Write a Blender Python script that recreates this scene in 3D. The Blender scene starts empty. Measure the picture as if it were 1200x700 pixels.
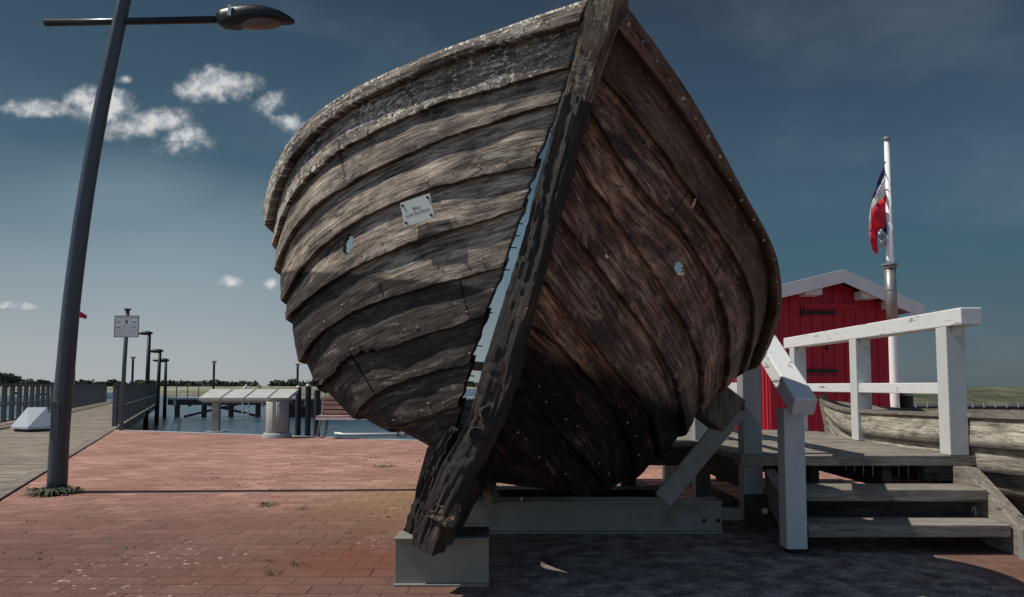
import bpy, bmesh, math, random
from mathutils import Vector, Matrix, noise
R = math.radians
random.seed(7)
S = bpy.context.scene
COL = S.collection

# ------------------------------------------------------------------ camera, sky, sun, exposure
F = 900.0; PITCH = math.atan(62 / F); OAY = 350 + 40          # optical axis row in the 1200x700 photograph
cam = bpy.data.cameras.new('camera'); camo = bpy.data.objects.new('camera', cam); COL.objects.link(camo)
camo.location = (0, 0, 1.0); camo.rotation_euler = (R(90) + PITCH, 0, 0)
cam.sensor_width = 36; cam.lens = F / 1200 * 36; cam.shift_y = 40 / 1200
cam.clip_start = .05; cam.clip_end = 20000
S.camera = camo
cth, sth = math.cos(PITCH), math.sin(PITCH)

def W(px, py, d):
    u = (px - 600) / F; v = -(py - OAY) / F
    y = cth - v * sth; z = sth + v * cth
    k = d / y
    return Vector((u * k, d, 1.0 + z * k))

def Gd(px, py, z=0.0):
    u = (px - 600) / F; v = -(py - OAY) / F
    y = cth - v * sth; zz = sth + v * cth
    k = (z - 1.0) / zz
    return Vector((u * k, y * k, z))

SUN_EL, SUN_AZ = 54.0, 3.0      # light travels towards +x and a little towards +y
S.view_settings.view_transform = 'Standard'; S.view_settings.look = 'None'
S.view_settings.gamma = 1; S.view_settings.exposure = 0; S.view_settings.use_curve_mapping = False
sl = bpy.data.lights.new('sun', 'SUN'); sl.energy = 4.2; sl.angle = R(.5); sl.color = (1, .93, .84)
so = bpy.data.objects.new('sun', sl); COL.objects.link(so)
sdir = Vector((math.cos(R(SUN_AZ)) * math.cos(R(SUN_EL)), math.sin(R(SUN_AZ)) * math.cos(R(SUN_EL)), -math.sin(R(SUN_EL))))
so.rotation_euler = sdir.to_track_quat('-Z', 'Y').to_euler(); so.location = (-20, -2, 30)

def lin(c):
    return tuple(((x / 255) / 12.92 if x <= 10 else (((x / 255) + .055) / 1.055) ** 2.4) for x in c) + (1,)

class NT:
    def __init__(s, tree): s.t = tree; s.n = tree.nodes; s.l = tree.links
    def N(s, typ, **kw):
        n = s.n.new(typ)
        for k, v in kw.items():
            if k == 'i':
                for a, b in v.items():
                    if hasattr(b, 'is_linked') or isinstance(b, bpy.types.NodeSocket): s.l.new(b, n.inputs[a])
                    else: n.inputs[a].default_value = b
            else: setattr(n, k, v)
        return n
    def M(s, op, a, b=0.0, c=None, clamp=False):
        n = s.n.new('ShaderNodeMath'); n.operation = op; n.use_clamp = clamp
        for i, v in enumerate([a, b] + ([c] if c is not None else [])):
            if isinstance(v, bpy.types.NodeSocket): s.l.new(v, n.inputs[i])
            else: n.inputs[i].default_value = v
        return n.outputs[0]
    def mix(s, f, a, b, blend='MIX'):
        n = s.n.new('ShaderNodeMix'); n.data_type = 'RGBA'; n.blend_type = blend
        for i, v in ((0, f), (6, a), (7, b)):
            if isinstance(v, bpy.types.NodeSocket): s.l.new(v, n.inputs[i])
            else: n.inputs[i].default_value = v if i == 0 or len(v) == 4 else tuple(v) + (1,)
        return n.outputs[2]
    def ramp(s, f, stops, interp='LINEAR'):
        n = s.n.new('ShaderNodeValToRGB'); n.color_ramp.interpolation = interp
        e = n.color_ramp.elements
        while len(e) < len(stops): e.new(.5)
        for el, (p, c) in zip(e, stops):
            el.position = p; el.color = c if len(c) == 4 else tuple(c) + (1,)
        s.l.new(f, n.inputs[0]); return n.outputs[0]
    def step(s, f, a, b):
        n = s.n.new('ShaderNodeMapRange'); n.interpolation_type = 'SMOOTHSTEP'
        s.l.new(f, n.inputs[0]); n.inputs[1].default_value = a; n.inputs[2].default_value = b
        return n.outputs[0]
    def noise(s, vec, scale, detail=4, rough=.55, dist=0):
        n = s.N('ShaderNodeTexNoise', i={'Scale': scale, 'Detail': detail, 'Roughness': rough, 'Distortion': dist})
        if vec is not None: s.l.new(vec, n.inputs['Vector'])
        return n.outputs[0]
    def maps(s, vec, sc, loc=(0, 0, 0), rot=(0, 0, 0)):
        n = s.N('ShaderNodeMapping', i={'Scale': sc, 'Location': loc, 'Rotation': rot}); s.l.new(vec, n.inputs['Vector'])
        return n.outputs[0]

world = bpy.data.worlds.new('World'); S.world = world; world.use_nodes = True
T = NT(world.node_tree); T.n.clear()
tc = T.N('ShaderNodeTexCoord'); D = tc.outputs['Generated']
sep = T.N('ShaderNodeSeparateXYZ'); T.l.new(D, sep.inputs[0])
sx, sy, sz = sep.outputs
yy = T.M('MAXIMUM', sy, .02)
u = T.M('DIVIDE', sx, yy); v = T.M('DIVIDE', sz, yy)
sky = T.N('ShaderNodeTexSky'); sky.sky_type = 'NISHITA'; sky.sun_disc = False
sky.sun_elevation = R(SUN_EL); sky.sun_rotation = R(270 - SUN_AZ); sky.altitude = 0; sky.air_density = 1; sky.dust_density = .6; sky.ozone_density = 2
# graded sky: dark teal above, pale towards the western horizon (colours are the sky's own)
el = T.M('ARCSINE', sz)
el01 = T.M('DIVIDE', el, R(60), clamp=True)
Lc = T.ramp(el01, [(0, lin((168, 174, 177))), (.045, lin((160, 168, 173))), (.11, lin((138, 152, 160))), (.18, lin((104, 127, 139))), (.26, lin((64, 92, 107))), (.35, lin((54, 80, 96))), (.46, lin((46, 66, 82))), (1, lin((38, 52, 68)))])
Rc = T.ramp(el01, [(0, lin((80, 94, 102))), (.05, lin((70, 90, 101))), (.14, lin((60, 90, 104))), (.22, lin((60, 88, 104))), (.33, lin((52, 72, 90))), (.46, lin((44, 57, 72))), (1, lin((38, 48, 62)))])
az = T.step(u, -.45, .35)
graded = T.mix(az, Lc, Rc)
big = T.noise(T.maps(D, (2, 2, 5)), 1.6, 4, .6)
graded = T.mix(T.M('MULTIPLY', T.step(big, .45, .75), .12), graded, lin((150, 165, 175)))
def uv_of(px, py):
    p = W(px, py, 1); return p.x, p.z - 1
hz = None
for (cx, cy, a, b) in ((230, 300, 260, 120), (150, 230, 180, 70)):
    cu, cvv = uv_of(cx, cy); p = T.M('DIVIDE', T.M('SUBTRACT', u, cu), a / F); q = T.M('DIVIDE', T.M('SUBTRACT', v, cvv), b / F)
    e = T.M('SQRT', T.M('ADD', T.M('MULTIPLY', p, p), T.M('MULTIPLY', q, q))); f = T.M('SUBTRACT', 1.0, T.step(e, 0, 1)); hz = f if hz is None else T.M('MAXIMUM', hz, f)
graded = T.mix(T.M('MULTIPLY', hz, T.M('ADD', .12, T.M('MULTIPLY', big, .35))), graded, lin((150, 170, 180)))
# behind the viewer the sky is set brighter to lift the fill light: plain Nishita
nish = T.N('ShaderNodeVectorMath', operation='SCALE', i={0: sky.outputs[0], 'Scale': .09}).outputs[0]
front = T.step(sy, -.35, .12)
base = T.mix(T.M('MULTIPLY', front, .93), nish, graded)
# clouds: ellipses in direction space broken by noise
cv = T.N('ShaderNodeCombineXYZ', i={0: u, 1: v, 2: 0.0}).outputs[0]
n1 = T.noise(cv, 16, 8, .62, .4); n2 = T.noise(cv, 55, 6, .6)
val = None
for (cx, cy, a, b, rot, wgt) in [(50, 127, 48, 13, 3, 1), (115, 126, 48, 20, -5, 1), (185, 145, 58, 19, -9, 1), (212, 158, 30, 12, -5, 1), (98, 118, 30, 16, 0, 1),
                           (250, 102, 47, 22, -6, 1), (320, 121, 20, 12, -20, .8), (345, 146, 27, 12, 15, .85), (272, 331, 22, 8, 8, .9), (318, 332, 12, 8, 0, .85),
                           (8, 359, 28, 5, 0, .8), (147, 94, 9, 5, 0, .7), (205, 172, 40, 14, -8, .55)]:
    cu, cvv = uv_of(cx, cy); r = R(-rot); cr, sr = math.cos(r), math.sin(r)
    du = T.M('SUBTRACT', u, cu); dv = T.M('SUBTRACT', v, cvv)
    p = T.M('DIVIDE', T.M('ADD', T.M('MULTIPLY', du, cr), T.M('MULTIPLY', dv, sr)), a / F)
    q = T.M('DIVIDE', T.M('SUBTRACT', T.M('MULTIPLY', dv, cr), T.M('MULTIPLY', du, sr)), b / F)
    e = T.M('SQRT', T.M('ADD', T.M('MULTIPLY', p, p), T.M('MULTIPLY', q, q)))
    f = T.M('MULTIPLY', T.M('SUBTRACT', 1.25, e), wgt)
    val = f if val is None else T.M('MAXIMUM', val, f)
dens = T.M('ADD', T.M('MAXIMUM', val, -1.0), T.M('ADD', T.M('MULTIPLY', T.M('SUBTRACT', n1, .5), 2.3), T.M('MULTIPLY', T.M('SUBTRACT', n2, .5), .9)))
cm = T.M('MULTIPLY', T.M('POWER', T.step(dens, .02, 1.1), 1.2), T.M('GREATER_THAN', sy, .1))
cm = T.M('MULTIPLY', cm, T.step(val, -.3, .1))
ccol = T.mix(T.step(n2, .35, .6), lin((168, 174, 182)), lin((218, 217, 217)))
final = T.mix(T.M('MULTIPLY', cm, .92), base, ccol)
bg = T.N('ShaderNodeBackground', i={'Color': final, 'Strength': 1.0})
ow = T.N('ShaderNodeOutputWorld'); T.l.new(bg.outputs[0], ow.inputs[0])

# ------------------------------------------------------------------ object helpers
def tag(o, label=None, cat=None, group=None, kind=None):
    if label: o['label'] = label
    if cat: o['category'] = cat
    if group: o['group'] = group
    if kind: o['kind'] = kind
    return o

def thing(name, label, cat, loc=(0, 0, 0), group=None):
    o = bpy.data.objects.new(name, None); COL.objects.link(o); o.location = loc; o.empty_display_size = .2
    return tag(o, label, cat, group)

def kids(o): return [c for c in bpy.data.objects if c.parent == o]
def copy_tree(o, parent=None):
    c = o.copy(); COL.objects.link(c)
    if parent is not None: c.parent = parent
    for k in kids(o): copy_tree(k, c)
    return c

def wpos(o):
    p = Vector((0, 0, 0))
    while o is not None: p = p + Vector(o.location); o = o.parent
    return p

class MB:
    def __init__(s): s.v = []; s.f = []; s.m = []; s.uv = None; s.smooth = False
    def add(s, vs, fs, m=0):
        b = len(s.v); s.v += [Vector(x) for x in vs]; s.f += [tuple(b + i for i in f) for f in fs]; s.m += [m] * len(fs); return s
    def box(s, c, size, rot=(0, 0, 0), m=0):
        mt = Matrix.Translation(c) @ (rot if isinstance(rot, Matrix) else __import__('mathutils').Euler(rot).to_matrix()).to_4x4()
        h = [x / 2 for x in size]
        vs = [mt @ Vector((a * h[0], b * h[1], c_ * h[2])) for a in (-1, 1) for b in (-1, 1) for c_ in (-1, 1)]
        return s.add(vs, [(0, 1, 3, 2), (4, 6, 7, 5), (0, 4, 5, 1), (2, 3, 7, 6), (0, 2, 6, 4), (1, 5, 7, 3)], m)
    def span(s, x0, x1, y0, y1, z0, z1, m=0):
        return s.box(((x0 + x1) / 2, (y0 + y1) / 2, (z0 + z1) / 2), (x1 - x0, y1 - y0, z1 - z0), m=m)
    def beam(s, a, b, w, h, side=None, m=0):
        a = Vector(a); b = Vector(b); t = (b - a).normalized()
        sd = Vector(side) if side is not None else (Vector((0, 0, 1)).cross(t) if abs(t.z) < .95 else Vector((1, 0, 0)))
        sd = (sd - t * sd.dot(t)).normalized(); up = t.cross(sd).normalized()
        vs = [p + sd * (i * w / 2) + up * (j * h / 2) for p in (a, b) for i, j in ((-1, -1), (1, -1), (1, 1), (-1, 1))]
        return s.add(vs, [(3, 2, 1, 0), (4, 5, 6, 7), (0, 1, 5, 4), (1, 2, 6, 5), (2, 3, 7, 6), (3, 0, 4, 7)], m)
    def tube(s, pts, r, seg=12, m=0, cap=True):
        pts = [Vector(p) for p in pts]; rs = r if isinstance(r, (list, tuple)) else [r] * len(pts)
        b = len(s.v); prev = None
        for i, p in enumerate(pts):
            t = (pts[min(i + 1, len(pts) - 1)] - pts[max(i - 1, 0)]).normalized()
            if prev is None:
                a = Vector((1, 0, 0)) if abs(t.x) < .9 else Vector((0, 1, 0))
                a = (a - t * a.dot(t)).normalized()
            else: a = (prev - t * prev.dot(t)).normalized()
            prev = a; c = t.cross(a)
            for k in range(seg):
                an = 2 * math.pi * k / seg; s.v.append(p + (a * math.cos(an) + c * math.sin(an)) * rs[i])
        for i in range(len(pts) - 1):
            for k in range(seg):
                k2 = (k + 1) % seg
                s.f.append((b + i * seg + k, b + i * seg + k2, b + (i + 1) * seg + k2, b + (i + 1) * seg + k)); s.m.append(m)
        if cap:
            s.f.append(tuple(b + k for k in reversed(range(seg)))); s.m.append(m)
            e = b + (len(pts) - 1) * seg; s.f.append(tuple(e + k for k in range(seg))); s.m.append(m)
        return s
    def lathe(s, c, prof, seg=24, m=0):
        c = Vector(c); b = len(s.v); n = len(prof)
        for r, z in prof:
            for k in range(seg):
                a = 2 * math.pi * k / seg; s.v.append(c + Vector((r * math.cos(a), r * math.sin(a), z)))
        for i in range(n - 1):
            for k in range(seg):
                k2 = (k + 1) % seg
                s.f.append((b + i * seg + k, b + i * seg + k2, b + (i + 1) * seg + k2, b + (i + 1) * seg + k)); s.m.append(m)
        return s
    def prism(s, poly, ax, a0, a1, m=0):
        """poly 2D in the two other axes, extruded along axis ax"""
        def mk(p, t):
            q = list(p); q.insert(ax, t); return Vector(q)
        n = len(poly); vs = [mk(p, a0) for p in poly] + [mk(p, a1) for p in poly]
        return s.add(vs, [tuple(range(n)), tuple(reversed(range(n, 2 * n)))] + [(i, i + n, (i + 1) % n + n, (i + 1) % n) for i in range(n)], m)
    def build(s, name, mats, parent=None, loc=None, bevel=0, smooth=None, attr=None, fixn=True):
        org = wpos(parent) if parent is not None else Vector(loc or (0, 0, 0))
        me = bpy.data.meshes.new(name); me.from_pydata([v - org for v in s.v], [], s.f); me.update()
        for mm in (mats if isinstance(mats, (list, tuple)) else [mats]): me.materials.append(mm)
        me.polygons.foreach_set('material_index', s.m)
        if fixn:
            bm = bmesh.new(); bm.from_mesh(me); bmesh.ops.recalc_face_normals(bm, faces=bm.faces); bm.to_mesh(me); bm.free()
        if smooth if smooth is not None else s.smooth: me.polygons.foreach_set('use_smooth', [True] * len(me.polygons))
        uf = getattr(s, 'uvfun', None)
        if uf:
            ul = me.uv_layers.new(name='UVMap')
            for lp in me.loops: ul.data[lp.index].uv = uf[lp.vertex_index]
        else:
            ul = me.uv_layers.new(name='UVMap')      # box mapping in metres, long axis first
            for pl in me.polygons:
                ax = max(range(3), key=lambda q: abs(pl.normal[q])); a_, b_ = [(1, 2), (0, 2), (0, 1)][ax]
                for li in pl.loop_indices:
                    co = me.vertices[me.loops[li].vertex_index].co; ul.data[li].uv = (co[a_], co[b_])
        o = bpy.data.objects.new(name, me); COL.objects.link(o)
        if parent is not None: o.parent = parent
        else: o.location = org
        if bevel:
            b = o.modifiers.new('bevel', 'BEVEL'); b.width = bevel; b.segments = 2; b.limit_method = 'ANGLE'; b.angle_limit = R(40)
        return o

def catmull(pts, n):
    """resample a polyline smoothly (tuples of any length)"""
    pts = [Vector(p) for p in pts]
    ls = [0]
    for a, b in zip(pts, pts[1:]): ls.append(ls[-1] + (b - a).length)
    out = []
    for k in range(n):
        t = ls[-1] * k / (n - 1); i = 0
        while i < len(pts) - 2 and ls[i + 1] < t: i += 1
        a, b = pts[i], pts[i + 1]; L = max(ls[i + 1] - ls[i], 1e-9); w = (t - ls[i]) / L
        ta = (pts[i + 1] - pts[i - 1]) / (ls[i + 1] - ls[i - 1]) if i > 0 else (b - a) / L
        tb = (pts[i + 2] - pts[i]) / (ls[i + 2] - ls[i]) if i + 2 < len(pts) else (b - a) / L
        h = w * w * (3 - 2 * w)
        out.append(a * (1 - h) + b * h + ta * L * (w ** 3 - 2 * w * w + w) + tb * L * (w ** 3 - w * w))
    return out

# ------------------------------------------------------------------ materials
def newmat(name):
    m = bpy.data.materials.new(name); m.use_nodes = True; t = NT(m.node_tree); t.n.clear()
    p = t.N('ShaderNodeBsdfPrincipled'); o = t.N('ShaderNodeOutputMaterial'); t.l.new(p.outputs[0], o.inputs[0])
    return m, t, p

def bump(t, p, h, dist=.01, strength=1.0):
    b = t.N('ShaderNodeBump', i={'Strength': strength, 'Distance': dist}); t.l.new(h, b.inputs['Height']); t.l.new(b.outputs[0], p.inputs['Normal'])

def setin(t, p, k, v):
    if isinstance(v, bpy.types.NodeSocket): t.l.new(v, p.inputs[k])
    else: p.inputs[k].default_value = v

def wood(name, dark, mid, light, axis=0, scale=1.0, rough=.8, uv=False, flake=None, flake_amt=.5, hull=False, bd=.006, spec=.3):
    m, t, p = newmat(name)
    c = t.N('ShaderNodeTexCoord'); V = c.outputs['UV' if uv else 'Object']
    sc = [14.0, 14.0, 14.0]; sc[axis] = 1.3
    G = t.maps(V, [x * scale for x in sc])
    g = t.noise(G, 3.2, 8, .7, .7); g2 = t.noise(G, 1.1, 5, .6, 1.2)
    P = t.noise(V, 2.2 * scale, 5, .6); P2 = t.noise(V, 9 * scale, 5, .6)
    f = t.M('ADD', t.M('MULTIPLY', g, .55), t.M('ADD', t.M('MULTIPLY', P, .35), t.M('MULTIPLY', g2, .3)))
    col = t.ramp(f, [(.42, dark), (.58, mid), (.78, light)])
    col = t.mix(t.M('MULTIPLY', t.step(P2, .55, .7), .35), col, tuple(x * .5 for x in dark[:3]))
    crack = t.step(t.noise(t.maps(V, [x * scale * 1.6 for x in sc]), 1.4, 3, .5, .4), .64, .70)
    col = t.mix(t.M('MULTIPLY', crack, .7), col, tuple(x * .25 for x in dark[:3]))
    hgt = t.M('SUBTRACT', t.M('ADD', g, t.M('MULTIPLY', P2, .6)), t.M('MULTIPLY', crack, .9))
    if hull:
        at = t.N('ShaderNodeAttribute', attribute_name='mask'); cs = t.N('ShaderNodeSeparateColor'); t.l.new(at.outputs['Color'], cs.inputs[0])
        rr, tar, seam = cs.outputs[0], cs.outputs[1], cs.outputs[2]
        col = t.mix(1.0, col, t.ramp(rr, [(0, (.62, .60, .58)), (.5, (1, .97, .93)), (1, (1.35, 1.3, 1.2))]), 'MULTIPLY')
        # rust and iron stains
        rs = t.M('MULTIPLY', t.step(t.noise(t.maps(V, (3, 5, 1)), 1.4, 5, .65), .60, .74), .55)
        col = t.mix(rs, col, lin((96, 52, 34)))
        # pale worn patches
        ws = t.M('MULTIPLY', t.step(t.noise(t.maps(V, (2.2, 6, 1)), 2.6, 8, .75, .8), .56, .68), .5)
        col = t.mix(ws, col, light)
        # old tar coat, worn through in places
        wn = t.step(t.noise(t.maps(V, (3, 9, 1)), 2.4, 8, .75, 1.0), .50, .66)
        tf = t.M('MULTIPLY', tar, t.M('SUBTRACT', .92, t.M('MULTIPLY', wn, .5)))
        col = t.mix(tf, col, lin((34, 33, 34)))
        sn = t.M('MULTIPLY', seam, t.M('ADD', .55, t.M('MULTIPLY', g, .8)), clamp=True)
        col = t.mix(sn, col, (.006, .005, .005))
        hgt = t.M('SUBTRACT', hgt, t.M('MULTIPLY', sn, .8))
    if flake:
        fl = t.noise(t.maps(V, (16, 30, 16) if uv else [30, 30, 30]), 1.9, 9, .75)
        fm = t.M('MULTIPLY', t.step(fl, .53, .60), flake_amt)
        fm = t.M('MULTIPLY', fm, t.step(t.noise(V, 1.7, 3, .5), .30, .55))
        col = t.mix(fm, col, flake); hgt = t.M('ADD', hgt, t.M('MULTIPLY', fm, .35))
    setin(t, p, 'Base Color', col); p.inputs['Roughness'].default_value = rough; p.inputs['Specular IOR Level'].default_value = spec
    bump(t, p, hgt, bd, 1.0)
    return m

def plain(name, c, rough=.6, metal=0, var=.25, scale=6, bd=.002, spec=.5, stain=None):
    m, t, p = newmat(name); cc = t.N('ShaderNodeTexCoord').outputs['Object']
    n = t.noise(cc, scale, 6, .65); n2 = t.noise(cc, scale * 9, 4, .6)
    col = t.mix(n, tuple(x * (1 - var) for x in c[:3]), tuple(min(1, x * (1 + var)) for x in c[:3]))
    if stain: col = t.mix(t.M('MULTIPLY', t.step(t.noise(cc, scale * .6, 6, .7), .52, .66), .7), col, stain)
    setin(t, p, 'Base Color', col); p.inputs['Metallic'].default_value = metal; p.inputs['Specular IOR Level'].default_value = spec
    setin(t, p, 'Roughness', t.M('ADD', rough - .1, t.M('MULTIPLY', n, .2)))
    if bd: bump(t, p, t.M('ADD', n2, n), bd, .6)
    return m

def painted(name, c, under, rough=.5, amt=.6, th=.60, axis=2):
    """paint on timber: fine brush relief, chips showing the wood"""
    m, t, p = newmat(name); V = t.N('ShaderNodeTexCoord').outputs['Object']
    sc = [26.0, 26.0, 26.0]; sc[axis] = 2.2
    g = t.noise(t.maps(V, sc), 1.3, 6, .7, .3); n = t.noise(V, 5, 5, .6)
    ch = t.M('MULTIPLY', t.step(t.M('ADD', t.M('MULTIPLY', g, .6), t.M('MULTIPLY', n, .45)), th, th + .03), amt)
    col = t.mix(n, tuple(x * .86 for x in c[:3]), c)
    col = t.mix(t.M('MULTIPLY', t.step(t.noise(t.maps(V, (3, 3, 1.2)), 2.5, 6, .7), .5, .8), .35), col, tuple(x * .55 for x in c[:3]))
    col = t.mix(ch, col, under)
    setin(t, p, 'Base Color', col); p.inputs['Roughness'].default_value = rough; p.inputs['Specular IOR Level'].default_value = .3
    bump(t, p, t.M('SUBTRACT', t.M('MULTIPLY', g, .5), t.M('MULTIPLY', ch, 1.0)), .003, .8)
    return m

def hullwood(name, dark, mid, light, pale, rust=.5, flake=None, fa=0.0, patch=.5, rough=.65, spec=.35, bd=.008, tarc=(34, 33, 34), tarw=.5, tara=.93):
    m, t, p = newmat(name); V = t.N('ShaderNodeTexCoord').outputs['UV']
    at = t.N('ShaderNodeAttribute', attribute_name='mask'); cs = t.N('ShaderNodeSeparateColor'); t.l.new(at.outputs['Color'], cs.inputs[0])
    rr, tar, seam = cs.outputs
    wr = t.N('ShaderNodeTexNoise', i={'Scale': 5.0, 'Detail': 3.0}); t.l.new(V, wr.inputs['Vector'])
    Vw = t.N('ShaderNodeVectorMath', operation='ADD', i={0: V, 1: t.N('ShaderNodeVectorMath', operation='SCALE', i={0: wr.outputs[1], 'Scale': .022}).outputs[0]}).outputs[0]
    g1 = t.noise(t.maps(Vw, (5, 60, 1)), 1.0, 10, .72)          # grain
    g2 = t.noise(t.maps(Vw, (2.2, 19, 1)), 1.0, 8, .68)         # broad figure
    pa = t.noise(V, 3.0, 7, .65); pb = t.noise(t.maps(V, (6, 14, 1)), 1.0, 8, .72, .6)
    fine = t.noise(V, 95, 6, .8)
    f = t.M('ADD', t.M('MULTIPLY', g1, .5), t.M('ADD', t.M('MULTIPLY', g2, .35), t.M('MULTIPLY', pa, .35)))
    col = t.ramp(f, [(.525, dark), (.59, mid), (.65, light), (.72, pale)])
    col = t.mix(1.0, col, t.ramp(rr, [(0, (.62, .60, .58)), (.5, (1, .98, .95)), (1, (1.4, 1.36, 1.28))]), 'MULTIPLY')
    col = t.mix(t.M('MULTIPLY', t.step(pb, .52, .62), patch), col, pale)                          # worn pale patches
    col = t.mix(t.M('MULTIPLY', t.step(t.noise(t.maps(V, (4, 8, 1), (7, 3, 0)), 1.3, 8, .7), .55, .66), .6), col, dark)    # dark stains
    col = t.mix(t.M('MULTIPLY', t.step(t.noise(t.maps(V, (5, 9, 1), (2, 9, 0)), 1.2, 7, .7), .60, .70), rust), col, lin((112, 60, 38)))
    col = t.mix(t.M('MULTIPLY', t.step(fine, .50, .66), .6), col, tuple(x * .5 for x in dark[:3]))
    col = t.mix(t.M('MULTIPLY', t.step(t.noise(V, 120, 5, .8), .56, .66), .5), col, pale)
    ck = t.noise(t.maps(Vw, (2.0, 42, 1), (3, 1, 0)), 1.0, 5, .6); crack = t.step(ck, .655, .69)
    cz = t.N('ShaderNodeTexVoronoi', feature='DISTANCE_TO_EDGE', i={'Scale': 1.0}); t.l.new(t.maps(Vw, (7, 22, 1)), cz.inputs['Vector'])
    craz = t.M('MULTIPLY', t.M('SUBTRACT', 1.0, t.step(cz.outputs[0], .0, .035)), t.step(pa, .56, .64))
    crk = t.M('MAXIMUM', crack, t.M('MULTIPLY', craz, .6))
    wn = t.step(t.noise(t.maps(V, (4, 14, 1)), 1.6, 8, .75, .8), .52, .64)
    tf = t.M('MULTIPLY', tar, t.M('SUBTRACT', tara, t.M('MULTIPLY', wn, tarw)))
    col = t.mix(tf, col, lin(tarc))
    hgt = t.M('ADD', t.M('MULTIPLY', g1, 1.0), t.M('ADD', t.M('MULTIPLY', fine, .35), t.M('MULTIPLY', g2, .8)))
    if flake:
        fl = t.noise(t.maps(V, (30, 55, 1)), 1.0, 9, .78); big_ = t.noise(V, 3.3, 4, .6)
        fm = t.M('MULTIPLY', t.step(t.M('ADD', fl, t.M('MULTIPLY', t.M('SUBTRACT', big_, .5), .35)), .51, .55), fa)
        col = t.mix(fm, col, flake); hgt = t.M('ADD', hgt, t.M('MULTIPLY', fm, .5))
    col = t.mix(t.M('MULTIPLY', crk, .85), col, (.004, .004, .004))
    hgt = t.M('SUBTRACT', hgt, t.M('MULTIPLY', crk, 1.2))
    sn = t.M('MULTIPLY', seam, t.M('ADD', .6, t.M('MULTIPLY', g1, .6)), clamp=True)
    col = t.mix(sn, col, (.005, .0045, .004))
    setin(t, p, 'Base Color', col); setin(t, p, 'Roughness', t.M('ADD', rough - .2, t.M('MULTIPLY', g1, .4))); setin(t, p, 'Specular IOR Level', t.M('MULTIPLY', spec, t.M('SUBTRACT', 1.0, t.M('MULTIPLY', tf, .8))))
    bump(t, p, hgt, bd, 1.0)
    return m
M_hull = hullwood('hull_planking_wood', lin((44, 38, 34)), lin((112, 101, 92)), lin((156, 144, 132)), lin((214, 204, 188)), patch=.42, tarc=(44, 42, 42), tarw=.5, tara=.84)
M_hull_flake = hullwood('sheer_strake_flaked_paint', lin((38, 33, 30)), lin((104, 94, 86)), lin((146, 134, 122)), lin((206, 196, 180)), flake=lin((232, 226, 212)), fa=.9)
M_hull_r = hullwood('hull_planking_wood_redbrown', lin((18, 11, 10)), lin((92, 58, 47)), lin((162, 120, 100)), lin((236, 204, 178)), rust=.45, patch=.35, rough=.5, spec=.6, bd=.02, tarc=(7, 6, 6), tarw=.2)
M_rail_r = hullwood('rub_rail_redbrown', lin((64, 44, 38)), lin((92, 68, 60)), lin((116, 92, 82)), lin((160, 136, 118)), rust=.4, patch=.15, rough=.55, flake=lin((190, 170, 146)), fa=.12)
M_stem = hullwood('stem_timber_black', lin((5, 4, 4)), lin((24, 20, 18)), lin((62, 50, 42)), lin((132, 108, 88)), rust=.25, patch=.15, rough=.5, spec=.6, bd=.016)
M_stem_top = hullwood('stem_timber_weathered', lin((44, 36, 30)), lin((118, 102, 86)), lin((170, 152, 132)), lin((214, 198, 176)), rust=.15, patch=.3, bd=.012)
M_grey_wood = wood('deck_timber_grey', lin((88, 84, 78)), lin((124, 119, 110)), lin((164, 158, 146)), axis=0, rough=.8, bd=.006)
M_grey_wood_y = wood('stringer_timber_grey', lin((78, 74, 68)), lin((118, 112, 103)), lin((158, 150, 138)), axis=1, rough=.8, bd=.006)
M_dark_wood = wood('support_timber_dark', lin((34, 32, 30)), lin((58, 54, 50)), lin((96, 88, 80)), axis=0, rough=.8, bd=.006)
M_block = wood('wedge_timber', lin((60, 52, 46)), lin((96, 86, 76)), lin((140, 128, 112)), axis=2, rough=.8, bd=.008)
M_rowboat = hullwood('rowboat_planking', lin((90, 86, 78)), lin((138, 134, 124)), lin((176, 170, 158)), lin((214, 208, 194)), rust=.05)
M_boardwalk = wood('boardwalk_timber', lin((92, 84, 74)), lin((134, 124, 112)), lin((172, 162, 148)), axis=0, rough=.85, bd=.004)
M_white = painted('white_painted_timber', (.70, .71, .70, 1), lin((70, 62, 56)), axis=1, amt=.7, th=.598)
M_white_shade = painted('shaded_white_post', (.30, .32, .33, 1), lin((92, 82, 72)), axis=2, th=.66)  # white post paint greyed: the shade beside the hull put into its colour
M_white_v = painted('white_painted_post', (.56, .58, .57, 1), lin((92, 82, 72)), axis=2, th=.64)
M_red = painted('red_painted_boards', lin((160, 30, 50)), lin((110, 40, 40)), amt=.4, th=.64)
M_barge = painted('grey_white_bargeboard', lin((196, 202, 206)), lin((140, 134, 126)), amt=.4, th=.64, axis=0)
M_roof = plain('roofing_felt', lin((140, 142, 140)), .9, scale=4)
M_iron = plain('black_iron', lin((26, 26, 30)), .5, .4)
M_steel = plain('galvanised_steel', lin((136, 138, 134)), .55, .15, .3, 5, .002, stain=lin((112, 100, 84)))
M_steel_y = plain('galvanised_steel_aged', lin((132, 132, 122)), .6, .1, .25, 5, .001, stain=lin((108, 84, 60)))
M_pole = plain('lamp_pole_paint', lin((70, 76, 84)), .42, .3, .15, 3, .001)
M_black = plain('black_lacquer', lin((18, 20, 24)), .35, .2, .2)
M_lens = plain('lamp_lens', lin((92, 82, 78)), .25, 0, .5, 12, 0)
M_conc = plain('concrete', lin((150, 152, 150)), .85, 0, .2, 9, .004)
M_conc_b = plain('painted_concrete_grey', lin((168, 178, 186)), .8, 0, .15, 9, .004)
M_rail_grey = plain('railing_timber_grey', lin((86, 90, 92)), .75, 0, .25, 5)
M_pile = plain('tarred_pile', lin((34, 36, 40)), .7, 0, .3, 5)
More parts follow.
